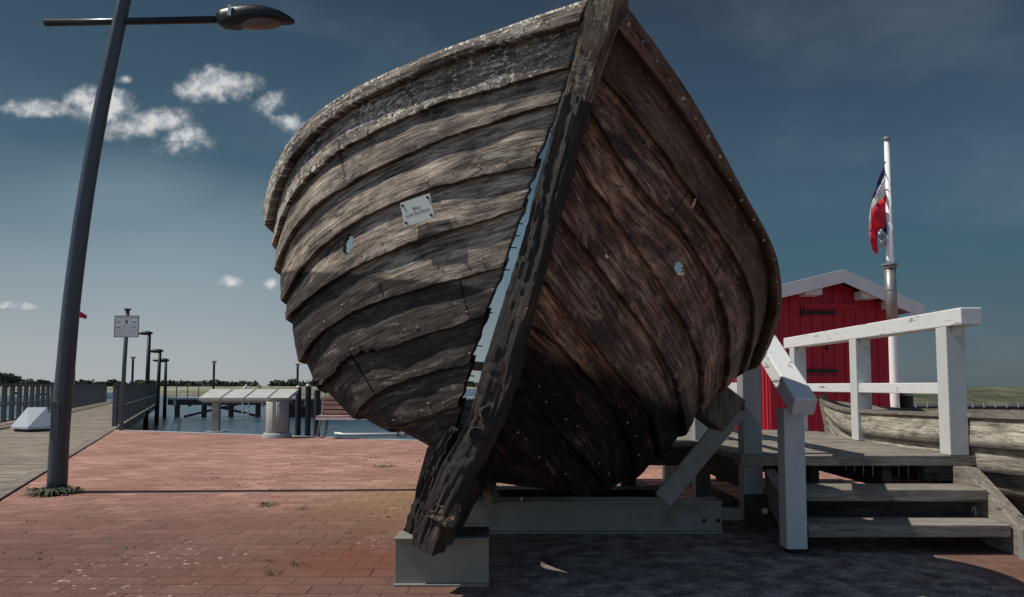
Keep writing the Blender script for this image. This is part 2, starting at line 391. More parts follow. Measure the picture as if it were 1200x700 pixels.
M_jetty = plain('jetty_timber', lin((60, 56, 52)), .85, 0, .35, 3)
M_jetty_l = plain('jetty_deck_light', lin((176, 172, 162)), .85, 0, .2, 3)
M_alu = plain('white_aluminium', lin((214, 212, 206)), .4, .1, .1, 3)
M_panel = plain('panel_grey', lin((176, 176, 172)), .6, 0, .2, 5)
M_sign = plain('sign_white', lin((226, 228, 226)), .4, 0, .05, 3, 0)
M_plate = plain('hull_plate_enamel', lin((190, 198, 196)), .45, 0, .08, 12, 0)
M_ink = plain('ink', lin((14, 14, 16)), .6, 0, .05, 3, 0)
M_ink_l = plain('ink_pale', lin((150, 152, 152)), .6, 0, .05, 3, 0)
M_fl_b = plain('flag_blue', lin((34, 52, 104)), .8, 0, .1, 3, 0)
M_fl_w = plain('flag_white', lin((222, 218, 214)), .8, 0, .1, 3, 0)
M_fl_r = plain('flag_red', lin((200, 22, 52)), .8, 0, .1, 3, 0)
M_fl_g = plain('flag_pale', lin((160, 172, 186)), .8, 0, .2, 30, 0)
M_flagpole = plain('flagpole_white', lin((232, 232, 230)), .4, 0, .06, 3, 0)
M_mast_grey = plain('flagpole_sleeve', lin((140, 140, 136)), .4, .5, .25, 5)
M_leaf = plain('weed_leaf', (.035, .055, .022, 1), .7, 0, .5, 20, 0)
M_tree = plain('far_foliage', (.035, .05, .03, 1), .9, 0, .5, .3, 0)
M_bark = plain('far_bark', (.08, .06, .05, 1), .9)
M_skin = plain('skin', lin((196, 150, 128)), .6, 0, .1)
M_cloth_w = plain('white_shirt', lin((225, 222, 218)), .8, 0, .1)
M_cloth_d = plain('dark_trousers', lin((40, 42, 50)), .8, 0, .1)
M_cloth_r = plain('faded_red_shirt', lin((168, 84, 80)), .8, 0, .1)
M_hair = plain('brown_hair', lin((70, 48, 36)), .7, 0, .2)
M_nail = plain('galvanised_nail', lin((176, 170, 160)), .45, .2, .2, 30, 0)
M_nail_r = plain('rusty_nail', lin((150, 120, 100)), .6, .2, .4, 30, 0)
M_bench = wood('bench_slat', lin((120, 92, 82)), lin((160, 130, 118)), lin((196, 168, 156)), axis=0, rough=.75)

# ------------------------------------------------------------------ ground, water, shores
def paving_mat():
    m, t, p = newmat('red_paving'); V = t.N('ShaderNodeTexCoord').outputs['Object']
    wob = t.N('ShaderNodeTexNoise', i={'Scale': 1.3, 'Detail': 2.0}); t.l.new(V, wob.inputs['Vector'])
    wv = t.N('ShaderNodeVectorMath', operation='SCALE', i={0: wob.outputs[1], 'Scale': .03}).outputs[0]
    V2 = t.N('ShaderNodeVectorMath', operation='ADD', i={0: V, 1: wv}).outputs[0]
    b = t.N('ShaderNodeTexBrick', offset=.5, squash=1.0, i={'Color1': (.0, 0, 0, 1), 'Color2': (1, 1, 1, 1), 'Mortar': (0, 0, 0, 1), 'Scale': 1.0, 'Mortar Size': .0035, 'Mortar Smooth': .3, 'Bias': 0.0, 'Brick Width': .245, 'Row Height': .165})
    t.l.new(V2, b.inputs['Vector'])
    rnd = b.outputs['Color']; mort = b.outputs['Fac']
    n = t.noise(V, 1.1, 5, .6); nf = t.noise(V, 60, 5, .75); nm = t.noise(V, 7, 5, .65)
    c = t.ramp(rnd, [(0, lin((156, 116, 104))), (.5, lin((176, 134, 121))), (1, lin((196, 152, 138)))])
    c = t.mix(t.M('MULTIPLY', t.step(nf, .42, .72), .6), c, lin((96, 66, 58)))
    c = t.mix(t.M('MULTIPLY', t.step(t.noise(V, 95, 4, .8), .56, .7), .4), c, lin((196, 160, 146)))
    c = t.mix(t.M('MULTIPLY', t.step(n, .45, .7), .35), c, lin((128, 94, 78)))
    # ochre drift of sand blown against the hull
    sp = t.N('ShaderNodeSeparateXYZ'); t.l.new(V, sp.inputs[0]); X, Y = sp.outputs[0], sp.outputs[1]
    nn = t.M('MULTIPLY', t.M('SUBTRACT', t.noise(V, .9, 5, .6), .5), 2.6)
    ox = t.M('DIVIDE', t.M('ADD', X, .95), 1.0); oy = t.M('DIVIDE', t.M('SUBTRACT', Y, 6.6), 2.6)
    od = t.M('SQRT', t.M('ADD', t.M('MULTIPLY', ox, ox), t.M('MULTIPLY', oy, oy)))
    c = t.mix(t.M('MULTIPLY', t.step(t.M('SUBTRACT', t.M('ADD', 1.2, nn), od), -.2, 1.2), .7), c, lin((136, 112, 72)))
    # tyre-dark dirt and soil worn in under and beside the hull
    dx = t.M('ADD', X, t.M('MULTIPLY', nn, .25))
    dirt = t.M('MULTIPLY', t.step(dx, -.35, .25), t.M('SUBTRACT', 1.0, t.step(t.M('ADD', Y, t.M('MULTIPLY', nn, .5)), 6.4, 7.4)))
    keep = t.step(t.M('ADD', X, t.M('MULTIPLY', nn, .06)), 2.35, 2.6)
    dirt = t.M('MULTIPLY', dirt, t.M('SUBTRACT', 1.0, keep))
    # general grime, vignette darkening painted onto the near paving, pale droppings
    gr = t.M('MULTIPLY', t.step(t.noise(V, .45, 4, .55), .42, .62), .4)
    c = t.mix(gr, c, lin((120, 84, 74)))
    sq = t.M('SUBTRACT', 1.0, t.step(t.M('ADD', Y, t.M('MULTIPLY', nn, .8)), 4.2, 8.0))
    c = t.mix(t.M('MULTIPLY', sq, t.M('ADD', .6, t.M('MULTIPLY', nm, .4))), c, lin((86, 62, 54)))
    rx = t.M('DIVIDE', t.M('ADD', X, .95), .75); ry = t.M('DIVIDE', t.M('SUBTRACT', Y, 4.6), .9); rd = t.M('SQRT', t.M('ADD', t.M('MULTIPLY', rx, rx), t.M('MULTIPLY', ry, ry)))
    c = t.mix(t.M('MULTIPLY', t.step(t.M('SUBTRACT', t.M('ADD', 1.1, nn), rd), 0, 1.1), .55), c, lin((116, 60, 40)))
    spk = t.noise(V, 170, 3, .8); c = t.mix(t.M('MULTIPLY', t.step(spk, .54, .66), .5), c, lin((62, 44, 40))); c = t.mix(t.M('MULTIPLY', t.step(t.noise(t.maps(V, (1, 1, 1), (5, 5, 0)), 140, 3, .8), .57, .68), .45), c, lin((200, 168, 154)))
    dots = t.M('MULTIPLY', t.step(t.noise(V, 21, 4, .6), .62, .66), t.step(t.noise(V, .8, 3, .5), .52, .60))
    c = t.mix(t.M('MULTIPLY', dots, .75), c, lin((214, 200, 190)))
    soil = t.mix(t.step(t.M('ADD', t.M('MULTIPLY', nm, .5), t.M('MULTIPLY', nf, .5)), .42, .62), lin((92, 86, 80)), lin((186, 178, 168)))
    soil = t.mix(t.M('MULTIPLY', t.step(t.noise(V, 3.1, 5, .7), .55, .66), .6), soil, lin((82, 48, 42)))
    c = t.mix(t.M('MULTIPLY', dirt, .88), c, soil)
    moss = t.step(t.noise(V, 2.3, 4, .6), .52, .62)
    mc = t.mix(moss, lin((70, 50, 44)), lin((34, 33, 24)))
    jn = t.M('MULTIPLY', t.M('MULTIPLY', mort, t.M('ADD', .6, t.M('MULTIPLY', moss, .5))), t.M('SUBTRACT', 1.0, t.M('MULTIPLY', dirt, .7)))
    c = t.mix(jn, c, mc)
    setin(t, p, 'Base Color', c); p.inputs['Roughness'].default_value = .85; p.inputs['Specular IOR Level'].default_value = .25
    h = t.M('ADD', t.M('SUBTRACT', 1.0, mort), t.M('ADD', t.M('MULTIPLY', nf, .3), t.M('ADD', t.M('MULTIPLY', rnd, .25), t.M('MULTIPLY', t.M('MULTIPLY', dirt, nm), 5.0))))
    bump(t, p, h, .009, 1.0)
    return m
M_pave = paving_mat()

A0 = Gd(0, 588); A1 = Gd(135, 504)
sA = (A1.x - A0.x) / (A1.y - A0.y)
def lineA(y): return A0.x + sA * (y - A0.y)
E1 = Gd(480, 516)
qp = [(lineA(-8), -8), (22, -8), (22, 19), (.2, 19), (.2, 13.6), (E1.x, E1.y), (A1.x, A1.y)]
mb = MB(); mb.prism(qp, 2, -1.6, 0.0)
o = mb.build('paved_quay', M_pave); tag(o, kind='structure')
mb = MB()      # kerb of pale granite along the water edge
for (a, b) in (((A1.x, A1.y), (E1.x, E1.y)), ((E1.x, E1.y), (.2, 13.6))):
    mb.beam((a[0], a[1] - .06, -.05), (b[0], b[1] - .06, -.05), .22, .115)
o = mb.build('quay_kerb', M_conc); tag(o, kind='structure')

def sea_mat():
    m, t, p = newmat('sea_water'); V = t.N('ShaderNodeTexCoord').outputs['Object']
    n = t.noise(t.maps(V, (.35, 1.0, 1)), 2.4, 6, .65, .4); n2 = t.noise(t.maps(V, (.02, .05, 1)), 1, 3, .5)
    c = t.mix(t.step(n, .4, .68), lin((38, 58, 72)), lin((84, 108, 122)))
    c = t.mix(t.M('MULTIPLY', n2, .3), c, lin((60, 80, 92)))
    setin(t, p, 'Base Color', c); p.inputs['Roughness'].default_value = .25
    bump(t, p, n, .12, .8); return m
mb = MB(); mb.add([(-3000, -40, -.9), (3000, -40, -.9), (3000, 6000, -.9), (-3000, 6000, -.9)], [(0, 1, 2, 3)])
o = mb.build('sea', sea_mat(), loc=(0, 0, -.9)); tag(o, kind='structure')

def shore_mat(name, cols, sc=.12):
    m, t, p = newmat(name); V = t.N('ShaderNodeTexCoord').outputs['Object']
    n = t.noise(t.maps(V, (1, .35, 1)), sc, 8, .7); n2 = t.noise(V, sc * 14, 5, .7)
    c = t.ramp(t.M('ADD', t.M('MULTIPLY', n, .7), t.M('MULTIPLY', n2, .3)), [(.38, cols[0]), (.5, cols[1]), (.62, cols[2])])
    setin(t, p, 'Base Color', c); p.inputs['Roughness'].default_value = .95; bump(t, p, n2, .4, 1); return m
M_marsh = shore_mat('marsh_grass', (lin((44, 52, 38)), lin((84, 90, 64)), lin((150, 146, 116))), .3)
M_field = shore_mat('far_field', (lin((80, 84, 66)), lin((118, 116, 94)), lin((170, 164, 144))), .05)

def land(name, x0, x1, y0, y1, ztop, mat, nx=90, ny=24, amp=.35):
    mb = MB(); mb.smooth = True
    for j in range(ny + 1):
        for i in range(nx + 1):
            x = x0 + (x1 - x0) * i / nx; y = y0 + (y1 - y0) * (j / ny) ** 1.8
            k = min(1, j / 5); e = min(1, i / 3, (nx - i) / 3)
            z = -1.2 + (ztop + 1.2) * (k ** .6) * (e ** .5) + amp * noise.noise(Vector((x * .09, y * .05, 3))) * k + amp * .4 * noise.noise(Vector((x * .4, y * .3, 7))) * k
            mb.v.append(Vector((x, y, z)))
    for j in range(ny):
        for i in range(nx):
            a = j * (nx + 1) + i; mb.f.append((a, a + 1, a + nx + 2, a + nx + 1)); mb.m.append(0)
    o = mb.build(name, mat, fixn=False); tag(o, kind='structure'); return o
land('marsh_shore', 26, 420, 74, 420, .35, M_marsh, amp=.35)
land('far_shore', -900, -18, 150, 1200, .25, M_field, amp=.3)

def blob(mb, c, r, m=0, n=2, sq=.8):
    """leafy clump: many small random faces in an ellipsoid shell"""
    for _ in range(int(90 * n)):
        d = Vector((random.gauss(0, 1), random.gauss(0, 1), random.gauss(0, 1))).normalized() * (random.random() ** .4)
        p = Vector(c) + Vector((d.x * r, d.y * r, d.z * r * sq)) * random.uniform(.75, 1.12)
        s = r * random.uniform(.12, .26); a = Vector((random.gauss(0, 1), random.gauss(0, 1), random.gauss(0, 1))).normalized(); b = a.orthogonal().normalized(); cc = a.cross(b)
        k = len(mb.v); mb.v += [p + b * s, p + cc * s, p - b * s, p - cc * s]; mb.f.append((k, k + 1, k + 2, k + 3)); mb.m.append(m)
# far wood along the horizon
mb = MB()
for i in range(170):
    x = -620 + i * 3.8 + random.uniform(-4, 4); y = 640 + random.uniform(-30, 60); h = random.choice((4.5, 5.5, 6.5)) + 2 * noise.noise(Vector((x * .02, 0, 0)))
    r = random.uniform(3.5, 7)
    blob(mb, (x, y, .0 + h * .35), r, n=1.3, sq=h * .6 / r)
o = mb.build('far_wood', M_tree, loc=(-300, 640, 0), fixn=False)
tag(o, 'dark low line of trees along the far shore on the horizon', 'wood', kind='stuff')

def tree(px, d, h, w, label):
    b = W(px, 452, d); b.z = .2
    t = thing('tree', label, 'tree', b, 'single trees on the far shore')
    m1 = MB(); m1.tube([b, b + Vector((.05 * h, 0, h * .35)), b + Vector((0, 0, h * .75))], [.06 * h, .045 * h, .015 * h], 8)
    for a in range(4):
        dd = Vector((math.cos(a * 1.7), math.sin(a * 1.7), .8)).normalized(); s0 = b + Vector((0, 0, h * (.35 + .08 * a)))
        m1.tube([s0, s0 + dd * h * .3], [.025 * h, .01 * h], 6)
    m1.build('trunk', M_bark, t)
    m2 = MB()
    for k in range(9):
        an = k * 2.4; rr = w * .32 * (k / 9) ** .5
        blob(m2, b + Vector((math.cos(an) * rr, math.sin(an) * rr, h * (.5 + .3 * random.random()))), w * .24, n=1.2)
    m2.build('crown', M_tree, t, fixn=False)
tree(9, 260, 5.2, 8.0, 'broad dark tree on the far shore at the left edge of the photo')
tree(50, 300, 3.4, 5.0, 'small round tree on the far shore just left of the lamp post')

# ------------------------------------------------------------------ boardwalk on the left
BW = 3.3
def lineB(y): return lineA(y) - BW - .2
mb = MB(); y = 1.5; k = 0
while y < 48:
    x1 = lineA(y) - .19; x0 = lineB(y)
    mb.box(((x0 + x1) / 2, y + .07, -.02 + random.uniform(-.003, .003)), (x1 - x0, .132, .04), (0, 0, random.uniform(-.002, .002)))
    y += .142
o = mb.build('boardwalk', M_boardwalk); tag(o, kind='structure')
mb = MB(); p0 = Vector((lineA(1.5) - .095, 1.5, -.01)); p1 = Vector((lineA(48) - .095, 48, -.01))
mb.beam(p0, p1, .15, .06); q0 = p0 + Vector((-BW - .15, 0, 0)); q1 = p1 + Vector((-BW - .15, 0, 0)); mb.beam(q0, q1, .2, .1)
mb.beam(p0 + Vector((-.12, 0, -.2)), p1 + Vector((-.12, 0, -.2)), .1, .3)
o = mb.build('boardwalk_edge_beam', M_grey_wood_y); tag(o, kind='structure')

def railing(pts_fn, ys, label, off):
    y0 = ys[0]; t = thing('railing', label, 'railing', (pts_fn(y0) + off, y0, 0))
    for y in ys:
        m = MB(); x = pts_fn(y) + off; m.span(x - .05, x + .05, y - .04, y + .04, -.1, 1.0); m.build('post', M_rail_grey, t)
    for nm, z, hh in (('top_rail', 1.03, .06), ('mid_rail', .48, .05)):
        m = MB(); m.beam((pts_fn(ys[0] - .1) + off + (0 if nm == 'top_rail' else .07), ys[0] - .1, z), (pts_fn(ys[-1] + .1) + off + (0 if nm == 'top_rail' else .07), ys[-1] + .1, z), .11 if nm == 'top_rail' else .04, hh); m.build(nm, M_rail_grey, t)
    return t
railing(lineA, [18.6 + i * .95 for i in range(30)], 'grey timber railing that starts at the notice board post', -.12)
railing(lineB, [15.5 + i * .95 for i in range(35)], 'grey timber railing along the far left edge of the boardwalk', .08)

# concrete hipped block on the boardwalk
b = Gd(37, 506); t = thing('concrete_block', 'pale concrete block with hipped sloping sides standing on the boardwalk', 'concrete block', b)
m = MB(); a0 = W(12, 503, b.y); a1 = W(60, 503, b.y); w = a1.x - a0.x; rx0 = W(28, 477, b.y).x; rx1 = W(50, 477, b.y).x; zz = W(28, 477, b.y + .3).z
zb = .06
vs = [(a0.x, b.y - .0, zb), (a0.x + w * .62, b.y - .28, zb), (a1.x, b.y + .05, zb), (a0.x + w * .42, b.y + .6, zb), (rx0, b.y + .12, zz), (rx1 - .02, b.y + .2, zz)]
vs2 = [Vector(v) + Vector((0, 0, .05)) for v in vs[:4]]
m.add([*vs[:4], *vs2, vs[4], vs[5]], [(3, 2, 1, 0), (0, 1, 5, 4), (1, 2, 6, 5), (2, 3, 7, 6), (3, 0, 4, 7), (4, 5, 8), (5, 6, 9, 8), (6, 7, 9), (7, 4, 8, 9)])
m.build('block', M_conc_b, t, bevel=.012)
m = MB(); m.prism([(a0.x + .05, b.y + .05), (a0.x + w * .6, b.y - .22), (a1.x - .05, b.y + .08), (a0.x + w * .42, b.y + .5)], 2, 0, zb); m.build('plinth', M_pile, t)

# ------------------------------------------------------------------ near street lamp
LB = Gd(66.5, 577); LD = LB.y
t = thing('street_lamp', 'tall dark leaning street lamp rooted in weeds at the edge of the boardwalk', 'street lamp', LB)
pts = catmull([W(66.5, 580, LD), W(70, 510, LD), W(77, 430, LD), W(85.5, 340, LD), W(102, 220, LD), W(122, 110, LD), W(145.5, 0, LD), W(160, -70, LD)], 40)
m = MB(); m.tube(pts, [(10.8 - 3.6 * i / 39) / F * LD for i in range(40)], 20); m.build('pole', M_pole, t, smooth=True)
m = MB(); zc = W(71, 485, LD); m.span(zc.x - .04, zc.x + .04, LD - .092, LD - .07, zc.z - .22, zc.z + .12); 
m.build('service_door', M_pole, t, bevel=.004)
m = MB(); m.tube([W(53, 27, LD), W(140, 25.5, LD), W(260, 23, LD)], 4.2 / F * LD, 12); m.build('arm', M_black, t, smooth=True)
# head: lofted body
prof = [(255, 15, 29, .05), (262, 12, 33, .08), (275, 10, 34, .11), (295, 9, 30, .13), (315, 11, 28, .12), (330, 15, 28, .09), (340, 20, 28, .05), (345, 24, 27, .02)]
m = MB(); b0 = len(m.v)
for (px, yt, yb, hw) in prof:
    T_ = W(px, yt, LD); B_ = W(px, yb, LD); c = (T_ + B_) / 2; hh = (T_.z - B_.z) / 2
    for k in range(14):
        a = 2 * math.pi * k / 14; m.v.append(c + Vector((0, hw * math.copysign(abs(math.cos(a)) ** .7, math.cos(a)), hh * math.copysign(abs(math.sin(a)) ** .7, math.sin(a)))))
for i in range(len(prof) - 1):
    for k in range(14):
        k2 = (k + 1) % 14; m.f.append((i * 14 + k, i * 14 + k2, i * 14 + 14 + k2, i * 14 + 14 + k)); m.m.append(0)
m.f.append(tuple(range(14))); m.m.append(0); m.f.append(tuple(range((len(prof) - 1) * 14, len(prof) * 14))); m.m.append(0)
head = m.build('lamp_head', M_black, t, smooth=True)
m = MB(); cl = W(302, 30, LD)
for j in range(7):
    ph = j / 6 * math.pi / 2
    for k in range(20):
        a = 2 * math.pi * k / 20; m.v.append(cl + Vector((.24 * math.cos(a) * math.cos(ph), .1 * math.sin(a) * math.cos(ph), -.068 * math.sin(ph) + .03)))
for j in range(6):
    for k in range(20):
        k2 = (k + 1) % 20; m.f.append((j * 20 + k, j * 20 + k2, j * 20 + 20 + k2, j * 20 + 20 + k)); m.m.append(0)
m.build('lens', M_lens, head, smooth=True)
m = MB(); e0 = W(274, 11, LD); e1 = W(274, 27, LD); m.span(e0.x - .016, e0.x + .016, LD - .118, LD - .105, e1.z + .02, e0.z - .01); m.build('clip', M_alu, head)

# weeds
def weed(c, n, r, h, label, group=None):
    m = MB()
    for i in range(n):
        a = random.uniform(0, 6.28); L = r * random.uniform(.4, 1); b = Vector(c) + Vector((math.cos(a), math.sin(a), 0)) * r * random.uniform(0, .5)
        d = Vector((math.cos(a), math.sin(a), 0)); s = Vector((-d.y, d.x, 0)) * L * .07
        mid = b + d * L * .5 + Vector((0, 0, h * random.uniform(.5, 1))); tip = b + d * L + Vector((0, 0, h * random.uniform(.1, .6)))
        k = len(m.v); m.v += [b - s * .4, b + s * .4, mid + s, mid - s, tip]; m.f += [(k, k + 1, k + 2, k + 3), (k + 3, k + 2, k + 4)]; m.m += [0, 0]
    o = m.build('weed', M_leaf, loc=c, fixn=False); tag(o, label, 'weed', group or 'weeds growing out of the paving joints'); return o
weed(LB + Vector((-.0, -.1, 0)), 150, .22, .07, 'bushy green weeds round the foot of the leaning street lamp')
weed(LB + Vector((.2, -.08, 0)), 50, .12, .05, 'low weeds on the right of the lamp foot, on the start of its shadow')
weed(Gd(347, 662), 16, .06, .02, 'right one of three small flat weeds left of the short beam')
weed(Gd(318, 672), 20, .06, .015, 'small flat weed in the near paving, lower left one of the pair')
weed(Gd(316, 658), 10, .05, .02, 'tiny weed sprig in the near paving, farthest of the cluster')
weed(Gd(456, 547), 26, .16, .02, 'sparse weeds in a paving joint just left of the hull bottom')
weed(Gd(312, 592), 26, .14, .02, 'thin row of weeds just in front of the lamp shadow')
weed(Gd(358, 597), 12, .08, .02, 'small weed tuft in the paving right of the thin weed row')
weed(Gd(343, 545), 14, .12, .02, 'weed patch in the paving far behind the lamp shadow')
# many joint mosses
m = MB()
for i in range(420):
    x = random.uniform(-3.6, -.5); y = random.uniform(4.2, 12); 
    if noise.noise(Vector((x * .9, y * .6, 2))) < .05: continue
    row = round(y / .155) * .155; 
    for _ in range(4):
        c = Vector((x + random.uniform(-.05, .05), row + random.uniform(-.006, .006), .002)); s = random.uniform(.004, .012); a = random.uniform(0, 6.28)
        d = Vector((math.cos(a), math.sin(a), 0)) * s; e = Vector((-d.y, d.x, 0)) * .5; k = len(m.v)
        m.v += [c - d, c + e + Vector((0, 0, s)), c + d, c - e + Vector((0, 0, s))]; m.f.append((k, k + 1, k + 2, k + 3)); m.m.append(0)
o = m.build('joint_moss', M_leaf, fixn=False); tag(o, 'scattered moss and grass in the paving joints', 'moss', kind='stuff')

# ------------------------------------------------------------------ notice board by the railing
d = Gd(143, 504).y - .25; b = W(142, 504, d); b.z = 0
t = thing('notice_board', 'white notice board on a thin grey post where paving meets the boardwalk railing', 'sign', b)
m = MB(); m.tube([W(142, 506, d), W(145.5, 430, d), W(149.5, 364, d)], .045, 12); m.build('post', M_rail_grey, t, smooth=True)
m = MB(); tp = W(149.7, 362, d); m.lathe(tp, [(0, .01), (.075, 0), (.075, -.03), (0, -.03)], 12); m.build('post_cap', M_iron, t)
c = W(148.5, 382.8, d - .07); w_ = 28.5 / F * d; h_ = 25.5 / F * d
m = MB(); m.box(c, (w_, .02, h_)); bd = m.build('board', M_sign, t)
m = MB()
for (x0, x1, z0, z1) in ((-.5, .5, .46, .5), (-.5, .5, -.5, -.46), (-.5, -.47, -.46, .46), (.47, .5, -.46, .46)):
    m.span(c.x + x0 * w_, c.x + x1 * w_, c.y - .02, c.y - .0105, c.z + z0 * h_, c.z + z1 * h_)
m.build('frame', M_mast_grey, bd)
m = MB(); m2 = MB()
yf = c.y - .0125
def bar(mm, x0, x1, z, hh): mm.span(c.x + x0 * w_, c.x + x1 * w_, yf, yf + .002, c.z + (z - hh / 2) * h_, c.z + (z + hh / 2) * h_)
x = -.42
while x < .40: l_ = random.uniform(.03, .09); bar(m2, x, min(x + l_, .43), .40, .03); x += l_ + .015
for (a0_, a1_, z) in ((-.42, -.24, .2), (.2, .42, .2), (-.42, -.24, -.03), (.22, .4, -.03)):
    x = a0_
    while x < a1_ - .02: l_ = random.uniform(.03, .05); bar(m if z > .1 or a0_ < 0 else m2, x, min(x + l_, a1_), z, .035); x += l_ + .012
for z in (.05, -.05, -.12, -.19, -.26, -.33, -.40):
    x = -.20 if z > -.04 else -.42
    if z == -.05: x = -.2
    while x < .40: l_ = random.uniform(.03, .1); bar(m2, x, min(x + l_, .43), z, .018); x += l_ + .02
for (x0, x1, z, hh) in ((-.05, -.015, .27, .05), (.01, .045, .27, .05), (-.035, .03, .225, .05), (-.05, .0, .18, .05), (.015, .05, .17, .06), (-.045, -.02, .13, .05)): bar(m, x0, x1, z, hh)
m.build('dark_print', M_ink, bd); m2.build('pale_print', M_ink_l, bd)

# ------------------------------------------------------------------ pier lamps
def pier_lamp(pxt, pyt, pxb, pyb, d, label):
    zb = W(pxb, pyb, d); top = W(pxt, pyt, d); b = Vector((zb.x, d, min(zb.z, -.9)))
    t = thing('street_lamp', label, 'street lamp', b, 'dark lamps standing beside the boardwalk railing')
    bx = Vector((zb.x + (zb.x - top.x) * .02, d, b.z))
    m = MB(); m.tube([bx, top], [.11, .075], 10); m.build('pole', M_iron, t, smooth=True)
    k = d / F; m = MB(); pr = [(3, 2.5), (0, 4.6), (-5, 5.0), (-10, 4.0), (-15, 1.6)]
    for (dx, hh) in pr:
        for q in range(8):
            a = 6.283 * q / 8; m.v.append(top + Vector((dx * k, .12 * math.cos(a), hh * k * .5 * math.sin(a) - .02)))
    for i in range(4):
        for q in range(8): m.f.append((i * 8 + q, i * 8 + (q + 1) % 8, i * 8 + 8 + (q + 1) % 8, i * 8 + 8 + q)); m.m.append(0)
    m.f += [tuple(range(8)), tuple(range(32, 40))]; m.m += [0, 0]
    m.build('lamp_head', M_black, t, smooth=True)
pier_lamp(175, 390, 171, 489, 34, 'nearest and tallest dark pier lamp, its head touching the notice board')
pier_lamp(187.5, 411, 183, 503, 38, 'middle dark pier lamp of the row behind the notice board')
pier_lamp(194.5, 422, 193, 480, 46, 'farthest dark pier lamp of the row behind the notice board')
def post_lamp(px, py, d, label):
    top = W(px, py, d); b = Vector((top.x, d, -.6))
    t = thing('post_lamp', label, 'lamp', b, 'slim lamps with a round top on the jetties')
    m = MB(); m.tube([b, top], .07, 8); m.build('pole', M_iron, t)
    m = MB(); k = d / F; m.lathe(top, [(0, 1.2 * k), (3.2 * k, .5 * k), (3.4 * k, -.3 * k), (1.6 * k, -1 * k), (1.6 * k, -3 * k), (.7 * k, -4.5 * k), (0, -4.5 * k)], 10); m.build('lamp_head', M_mast_grey, t)
post_lamp(156, 419, 48, 'slim round topped lamp seen between the notice board post and the pier lamps')
post_lamp(251, 424, 47, 'slim round topped lamp on the jetty above the left end of the white panel row')
post_lamp(349, 427, 47, 'slim round topped lamp on the jetty just left of the big hull')

# red pennant peeking out behind the lamp pole
d = 60; b = W(88, 452, d); b.z = -.6
t = thing('beacon_mast', 'thin mast hidden behind the leaning lamp, with only its red flag showing', 'mast', b)
m = MB(); m.tube([b, W(88.5, 352, d)], .05, 8); m.build('pole', M_mast_grey, t)
m = MB(); k = d / F; c0 = W(88.5, 362, d); c1 = W(88.5, 371, d); t1 = W(102, 370, d); t2 = W(101, 374, d)
m.add([c0, c1, t2, t1] + [v + Vector((0, .03, 0)) for v in (c0, c1, t2, t1)], [(0, 1, 2, 3), (7, 6, 5, 4), (0, 4, 5, 1), (1, 5, 6, 2), (2, 6, 7, 3), (3, 7, 4, 0)]); m.build('pennant', M_fl_r, t)

# ------------------------------------------------------------------ jetty across the water
JD = 46.0
x0 = W(196, 470, JD).x; x1 = W(640, 470, JD).x; zt = W(300, 466, JD).z
t = thing('jetty', 'long low timber jetty on dark piles crossing the water behind the paving', 'jetty', ((x0 + x1) / 2, JD, -.9))
m = MB(); m.span(x0, x1, JD, JD + 2.4, zt - .12, zt); m.build('deck', M_jetty_l, t)
m = MB(); m.span(x0, x1, JD + .05, JD + .25, zt - .45, zt - .12); m.span(x0, x1, JD + 2, JD + 2.2, zt - .45, zt - .12); m.build('beam', M_jetty, t)
n = 14
for i in range(n):
    x = x0 + (x1 - x0) * (i + .3) / n
    m = MB(); m.tube([(x, JD + .3, -1.2), (x, JD + .3, zt - .12)], .16, 8); m.build('pile', M_jetty, t)
m = MB(); m.span(x0 + 6, x1, JD + .5, JD + 1.8, -.95, -.25); m.build('pontoon', M_jetty, t)  # dark float added to deepen the darkness under the jetty
m = MB(); m.span(x0 + 6, x1, JD + .48, JD + .6, -.25, -.18); m.build('added_float_strip', M_jetty_l, t)
for i in range(22):
    x = x0 + 6 + (x1 - x0 - 6) * i / 22; m = MB(); m.span(x, x + .5, JD + 2.3, JD + 2.5, -.9, zt - .12); m.build('back_board', M_jetty, t)
for i in range(26):
    x = x0 + (x1 - x0) * (i + .5) / 26; m = MB(); m.span(x - .08, x + .08, JD + .02, JD + .18, -.25, zt - .1); m.build('upright', M_jetty if i % 3 else M_jetty_l, t)
m = MB(); m.beam((x0 + 1, JD + .1, -.85), (x0 + 5, JD + .1, zt - .2), .12, .14); m.beam((x0 + 5.5, JD + .1, -.85), (x0 + 1.5, JD + .1, zt - .2), .12, .14); m.build('cross_brace', M_jetty, t)
for i in range(6):
    x = W(206 + i * 13 if i < 3 else 350 + i * 12, 460, JD).x; m = MB(); m.tube([(x, JD + .1, zt), (x, JD + .1, zt + .95)], .03, 6); m.build('rail_post', M_rail_grey, t)
m = MB(); m.beam((W(204, 450, JD).x, JD + .1, zt + .95), (W(238, 450, JD).x, JD + .1, zt + .95), .05, .05); m.build('top_rail', M_rail_grey, t)
m = MB()
for px in (285, 292): x = W(px, 470, JD).x; m.tube([(x, JD - .08, -1), (x, JD - .08, .25)], .04, 6)
for z in (-.7, -.45, -.2, .05): m.tube([(W(285, 470, JD).x, JD - .08, z), (W(292, 470, JD).x, JD - .08, z)], .03, 6)
m.build('ladder', M_alu, t)

